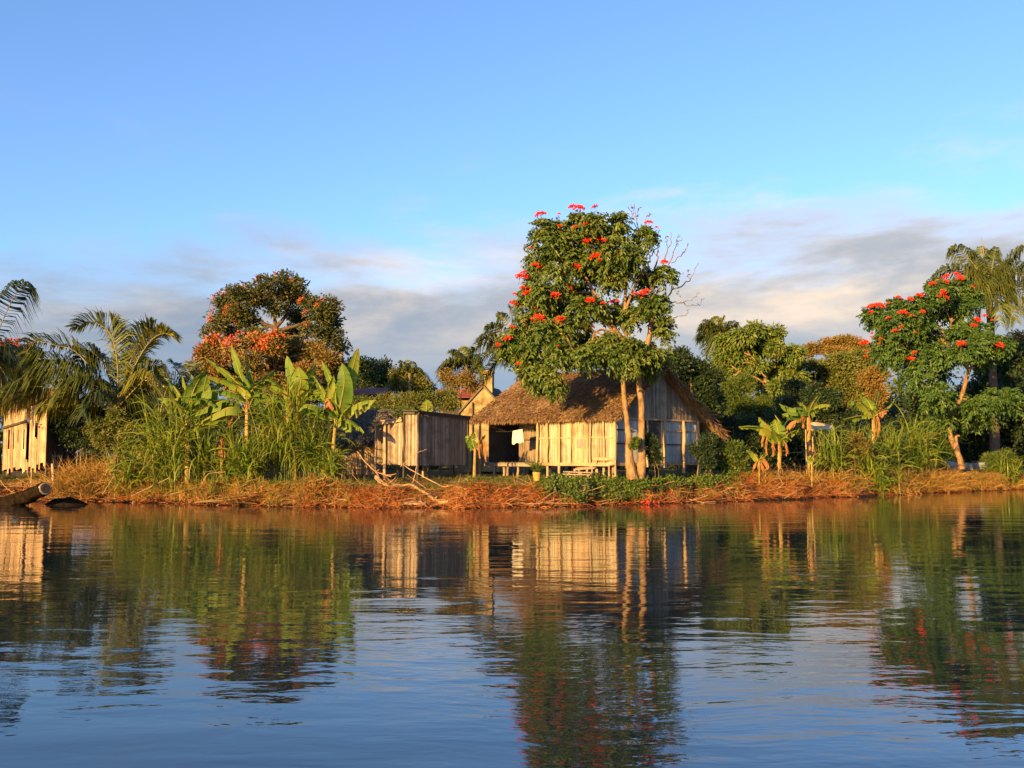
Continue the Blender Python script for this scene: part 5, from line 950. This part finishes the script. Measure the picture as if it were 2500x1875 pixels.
for a, b, d0, d1, n, l0, l1 in ((150, 370, .4, 4.2, 4200, .6, 1.9), (330, 520, .3, 1.6, 1300, .3, .8), (560, 830, .3, 1.5, 1300, .3, .8), (1830, 2150, .6, 3.8, 2300, .3, 1.2), (2130, 2340, .2, 3.0, 3200, .4, 1.3), (2340, 2560, .1, 2.5, 2200, .3, .9), (-100, 130, .8, 3, 400, .2, .5)):
    P = onbank(a, b, d0, d1, n); blades(mb, P, rng.uniform(0, 6.28, n), rng.uniform(.5, 1.45, n), rng.uniform(l0, l1, n), .03, rng.uniform(.4, 2.4, n), 5)
tag(mb.build('dry_grass', M['drygrass']), kind='stuff')
mb = MB()                                         # green weeds mixed into the dry grass
for a, b, d0, d1, n, l in ((170, 560, .5, 3.2, 2100, .8), (560, 860, .8, 2.5, 1300, .5), (1780, 2050, 1.2, 3, 900, .4), (2050, 2300, .2, 2.5, 1100, .6), (860, 1340, .7, 1.7, 350, .3), (1560, 1900, .5, 1.6, 420, .35), (560, 860, .1, .9, 300, .4), (2300, 2560, .2, 2.5, 700, .6)):
    P = onbank(a, b, d0, d1, n); blades(mb, P, rng.uniform(0, 6.28, n), rng.uniform(.6, 1.5, n), l * rng.uniform(.5, 1.2, n), .032, rng.uniform(.4, 2.0, n), 4)
tag(mb.build('green_weeds', M['reed']), kind='stuff')
mb = MB()                                         # reddish straw and root litter over the bank face
for a, b, d0, d1, n in ((-150, 2100, -.1, 1.45, 9500), (2100, 2650, -.1, 1.8, 2800), (740, 1000, .0, 1.6, 2600), (1100, 1330, .0, 1.5, 2200), (1800, 2060, .0, 2.4, 3200)):
    P = onbank(a, b, d0, d1, n, .9); P[:, 2] += rng.uniform(-.02, .08, n); blades(mb, P, rng.uniform(0, 6.28, n), rng.normal(.1, .4, n), rng.uniform(.15, .7, n), rng.uniform(.012, .035, n), rng.uniform(-.3, 1.4, n), 3, twist=1.2)
tag(mb.build('straw_litter', M['straw']), kind='stuff')
mb = MB()                                         # fine twigs in the litter
P = onbank(-100, 2200, .0, 1.9, 800); P[:, 2] += rng.uniform(.0, .12, len(P)); sticks(mb, P, rng.uniform(0, 6.28, len(P)), rng.normal(.1, .25, len(P)), rng.uniform(.3, 1.1, len(P)), rng.uniform(.006, .02, len(P))); tag(mb.build('twig_litter', M['drift']), kind='stuff')
mb = MB()                                         # creeping broad-leaved cover before the hut
for a, b, d0, d1, n in ((1325, 1560, .9, 3.2, 620), (1540, 1730, 1.2, 3.0, 330), (1370, 1560, .3, 1.2, 200), (1700, 1900, 1.6, 3.2, 160)):
    P = onbank(a, b, d0, d1, n); P[:, 2] += rng.uniform(.02, .32, n); foliage(mb, P, nrm(rng.standard_normal((n, 3)) + [0, -.5, .8]), .17, 'simple', 13, .13, .075)
tag(mb.build('creeper_cover', M['bush']), kind='stuff')
# driftwood branches, each a thing
z3 = lambda l: Z(l, 850, 800, .2772); z5 = lambda l: Z(l, 1130, 860, .2803)
def wood(label, l, Y0, Y1, r0, r1, name='driftwood_branch', cat='branch', group='driftwood on the bank', forks=0, mat='drift', lift=.03):
    p = [at(x, y, Y0 + (Y1 - Y0) * i / (len(l) - 1)) for i, (x, y) in enumerate(l)]
    p = [np.array([q[0], q[1], max(q[2], gz(q[0], q[1]) + r0 * .6)]) for q in p]; g = p[0].copy(); g[2] = gz(g[0], g[1]); mb = MB(); limb(mb, p, r0, r1, 7, 14, 0, .008, .08); s = spline(p, 12)
    for k in range(forks):
        j = s[rng.integers(3, 11)]; d = nrm(s[-1] - s[0]) * .5 + rng.normal(0, .5, 3) + [0, 0, .3]; limb(mb, [j, j + d * .3, j + d * .6 + [0, 0, .05]], r1 * 1.2, r1 * .4, 5, 6, 0, .01)
    return tag(mb.build(name, M[mat], loc=g), label, cat, group)
wood('thick pale curved driftwood branch sloping to the water before the shed', z3([(490,1392),(560,1385),(640,1440),(700,1490),(800,1540),(890,1568)]), 41.2, 39.3, .05, .075, forks=2)
wood('split pale log leaning down the bank left of the shed', z3([(245,1312),(330,1400),(442,1502)]), 42.2, 40.4, .065, .05)
wood('second split log lying tight beside the first', z3([(240,1325),(300,1420),(390,1495)]), 42.1, 40.4, .045, .035)
wood('long thin bent branch in front of the stake fence', z3([(80,1090),(150,1180),(250,1270),(380,1310)]), 43.2, 42.4, .02, .028, forks=3)
wood('thin branch curling upright before the dark shed wall', z3([(570,1370),(600,1240),(602,1170),(580,1110)]), 41.6, 42.0, .02, .012)
wood('long straight branch reaching from the lean-to down to the water', z3([(490,1210),(620,1290),(760,1360),(840,1400),(930,1480),(1040,1562)]), 42.6, 39.4, .02, .024, forks=1)
wood('arched twig crossing the foot of the lean-to', z3([(690,1075),(590,1110),(460,1225)]), 42.4, 42.4, .010, .016)
wood('short branch half sunk in the straw heap', z3([(120,1450),(180,1490),(275,1515)]), 41.0, 40.2, .022, .02)
wood('stubby broken branch at the water before the shed', z3([(575,1508),(640,1550),(690,1588)]), 39.9, 39.2, .026, .022)
wood('flat-lying branch across the straw before the hut porch', z3([(500,1452),(640,1440),(800,1425)]), 41.0, 41.0, .02, .016, forks=2)
wood('knotted branch joining the split logs and the curved branch', z3([(180,1445),(350,1420),(490,1385)]), 41.4, 41.2, .02, .028, forks=3)
wood('thin pale stick floating along the edge below the hut', z5([(560,1322),(730,1312),(912,1314)]), 39.0, 39.2, .016, .014)
wood('grey branch lying in the creepers below the hut bench', z5([(790,1242),(930,1190),(1110,1150)]), 40.6, 41.2, .02, .014, forks=2)
wood('longer forked branch just in front of the creepers', z5([(950,1222),(1100,1206),(1240,1160)]), 40.4, 41.0, .02, .014, forks=2)
wood('pale stick slanting over the right-hand straw bank', z6([(780,1582),(860,1530),(938,1493)]), 45.6, 46.6, .018, .012)
wood('thin crooked stem standing in front of the skirted banana', z6([(770,1470),(735,1400),(730,1290)]), 47.2, 47.2, .016, .012)
wood('straight pole lying on the dry bank below the left reeds', z1([(860,1530),(960,1480),(1105,1410)]), 42.2, 43.0, .026, .02)
wood('short stick propped in the dry grass at the waterline', z1([(660,1530),(700,1470),(742,1400)]), 42.2, 42.6, .016, .012)
wood('curved root looping out of the litter left of the straw heap', z2([(250,1450),(290,1385),(400,1370)]), 42.2, 42.6, .018, .012)
wood('bent twig lying over the litter beside the dugout log', z1([(0,1425),(60,1490),(120,1515)]), 41.5, 41.2, .014, .01)
# dry palm fronds piled on the shore
for lab, l, Y0, Y1 in (('dry palm frond stretched along the waterline below the reeds', z2([(200,1572),(400,1542),(600,1510),(780,1450),(935,1428)]), 39.9, 41.4), ('dry palm frond lying on the pile beside the longest frond', z2([(230,1568),(480,1548),(700,1505),(860,1465)]), 39.8, 41.0), ('dry palm frond with its tip in the left litter', z2([(40,1520),(200,1480),(420,1430),(560,1400)]), 41.6, 42.6), ('dry palm frond at the foot of the middle reeds', z2([(560,1530),(700,1490),(820,1440)]), 40.3, 41.6)):
    p = [at(x, y, Y0 + (Y1 - Y0) * i / (len(l) - 1)) for i, (x, y) in enumerate(l)]; p = [np.array([q[0], q[1], max(q[2], gz(q[0], q[1]) + .05)]) for q in p]
    g = p[0].copy(); g[2] = gz(*g[:2]); h = thing('dry_frond', lab, 'palm frond', g, 'dry fronds on the shore'); frond(h, p, .45, 60, 'straw', .035, .25, .1, .035, 'leaflets')
# board, log, mud hump, stumps, pot
p0 = z3([(250, 1535)])[0]; p1 = z3([(660, 1545)])[0]; a = at(*p0, 39.5); b = at(*p1, 39.4); a[2] = .16; b[2] = .12
mb = MB(); hexa(mb, [a + [0, -.12, -.03], b + [0, -.1, -.03], b + [0, .22, .02], a + [.0, .3, .04]], [a + [0, -.12, .10], b + [.1, -.1, .03], b + [.1, .22, .08], a + [0, .3, .18]]); tag(mb.build('board', M['plank'], loc=a), 'weathered flat board lying at the water below the split logs', 'board')
e = at(110, 1193, 39.9); s0 = at(-40, 1244, 43.0); h = thing('dugout_log', 'dark waterlogged tree trunk with a pale sawn end, half in the water', 'log', [e[0] - 1.2, 41, 0.0])
mb = MB(); tube(mb, spline([s0, s0 * .5 + e * .5 - [0, 0, .10], e], 26), np.linspace(.38, .25, 26) * (1 + .05 * np.sin(np.arange(26) * 1.1)), 22, 0, .075); mb.build('trunk', M['wet'], h)
d = nrm(e - (s0 * .5 + e * .5)); mb = MB(); f = nrm(np.array([.35, -1, .1])); tube(mb, [e - d * .03 , e + d * .02], [.25, .235], 16, 0); tube(mb, [e + d * .01, e + d * .035], [.20, .19], 16, 1); mb.build('sawn_end', [M['logend'], M['barkdark']], h)
c_ = at(162, 1216, 41.6); mb = MB(); g = 18; u, v = np.meshgrid(np.linspace(-1, 1, g), np.linspace(-1, 1, g)); hh = np.clip(1 - u * u - v * v, 0, 1) ** .6; V = np.stack([c_[0] + u * .95, c_[1] + v * .5, -.1 + .36 * hh * (1 + .2 * np.sin(u * 6 + 1) * np.sin(v * 5))], -1); mb.add(V, GRIDQ(g, g), 0, True); tag(mb.build('mud_hump', M['wet'], loc=[c_[0], c_[1], 0]), 'dark wet mud hump in the water beside the sawn log', 'mud hump')
for lab, a, b, Y, r in (('short weathered stump post leaning by the paling fence', (133, 1164), (128, 1132), 45.0, .07), ('thin broken stake standing before the plank hut', (76, 1160), (78, 1128), 44.5, .02)):
    p, q = at(*a, Y), at(*b, Y); p[2] = gz(p[0], p[1]) - .05; mb = MB(); tube(mb, spline([p, q], 6), np.linspace(r, r * .8, 6), 8, 0, .08); tag(mb.build('stump_post', M['pole'], loc=p), lab, 'post')
c_ = at(1311, 1150, 43.6); z = gz(c_[0], 43.6); h = thing('potted_plant', 'wispy potted plant in an ochre pot at the corner of the porch', 'potted plant', [c_[0], 43.6, z])
m, t = new_mat('ochre_pot'); oc = t.n('ShaderNodeTexCoord').outputs['Object']; cc = t.ramp(t.noise(oc, 5, 5), [(0.3, (.30, .15, .03)), (.7, (.48, .28, .07))]); pr = t.n('ShaderNodeBsdfPrincipled', {'Base Color': cc, 'Roughness': .7}); t.n('ShaderNodeOutputMaterial', {0: pr.outputs[0]}); M['pot'] = m
zz = [0, .02, .2, .34, .37, .37, .30]; rr = [.12, .13, .165, .185, .20, .17, .15]; mb = MB(); tube(mb, [[c_[0], 43.6, z + q] for q in zz], rr, 16, 0); mb.build('pot', M['pot'], h)
mb = MB(); n = 170; P = np.stack([c_[0] + rng.normal(0, .05, n), 43.6 + rng.normal(0, .05, n), np.full(n, z + .3)], -1); blades(mb, P, rng.uniform(0, 6.28, n), rng.uniform(.8, 1.5, n), rng.uniform(.4, 1.0, n), .03, rng.uniform(.2, 1.3, n), 5); mb.build('foliage', M['bush'], h)
# fallen red blossoms at the water's edge
mb = MB(); P = onbank(1555, 1640, -.1, .9, 60); P[:, 2] += .08; leaves(mb, P, rng.standard_normal((60, 3)), rng.standard_normal((60, 3)) + [0, 0, .6], .10, .07); tag(mb.build('fallen_petals', M['flower']), kind='stuff')

mb = MB(); P = onbank(-50, 2500, -4.0, -.2, 150, 2.2); P[:, 2] = .012; n = len(P)
leaves(mb, P, rng.standard_normal((n, 3)) * [1, 1, .02], np.array([0, 0, 1.0]) + rng.normal(0, .05, (n, 3)), rng.uniform(.08, .3, n), rng.uniform(.03, .09, n), fold=.04, curl=.02); tag(mb.build('floating_leaves', M['straw']), kind='stuff')
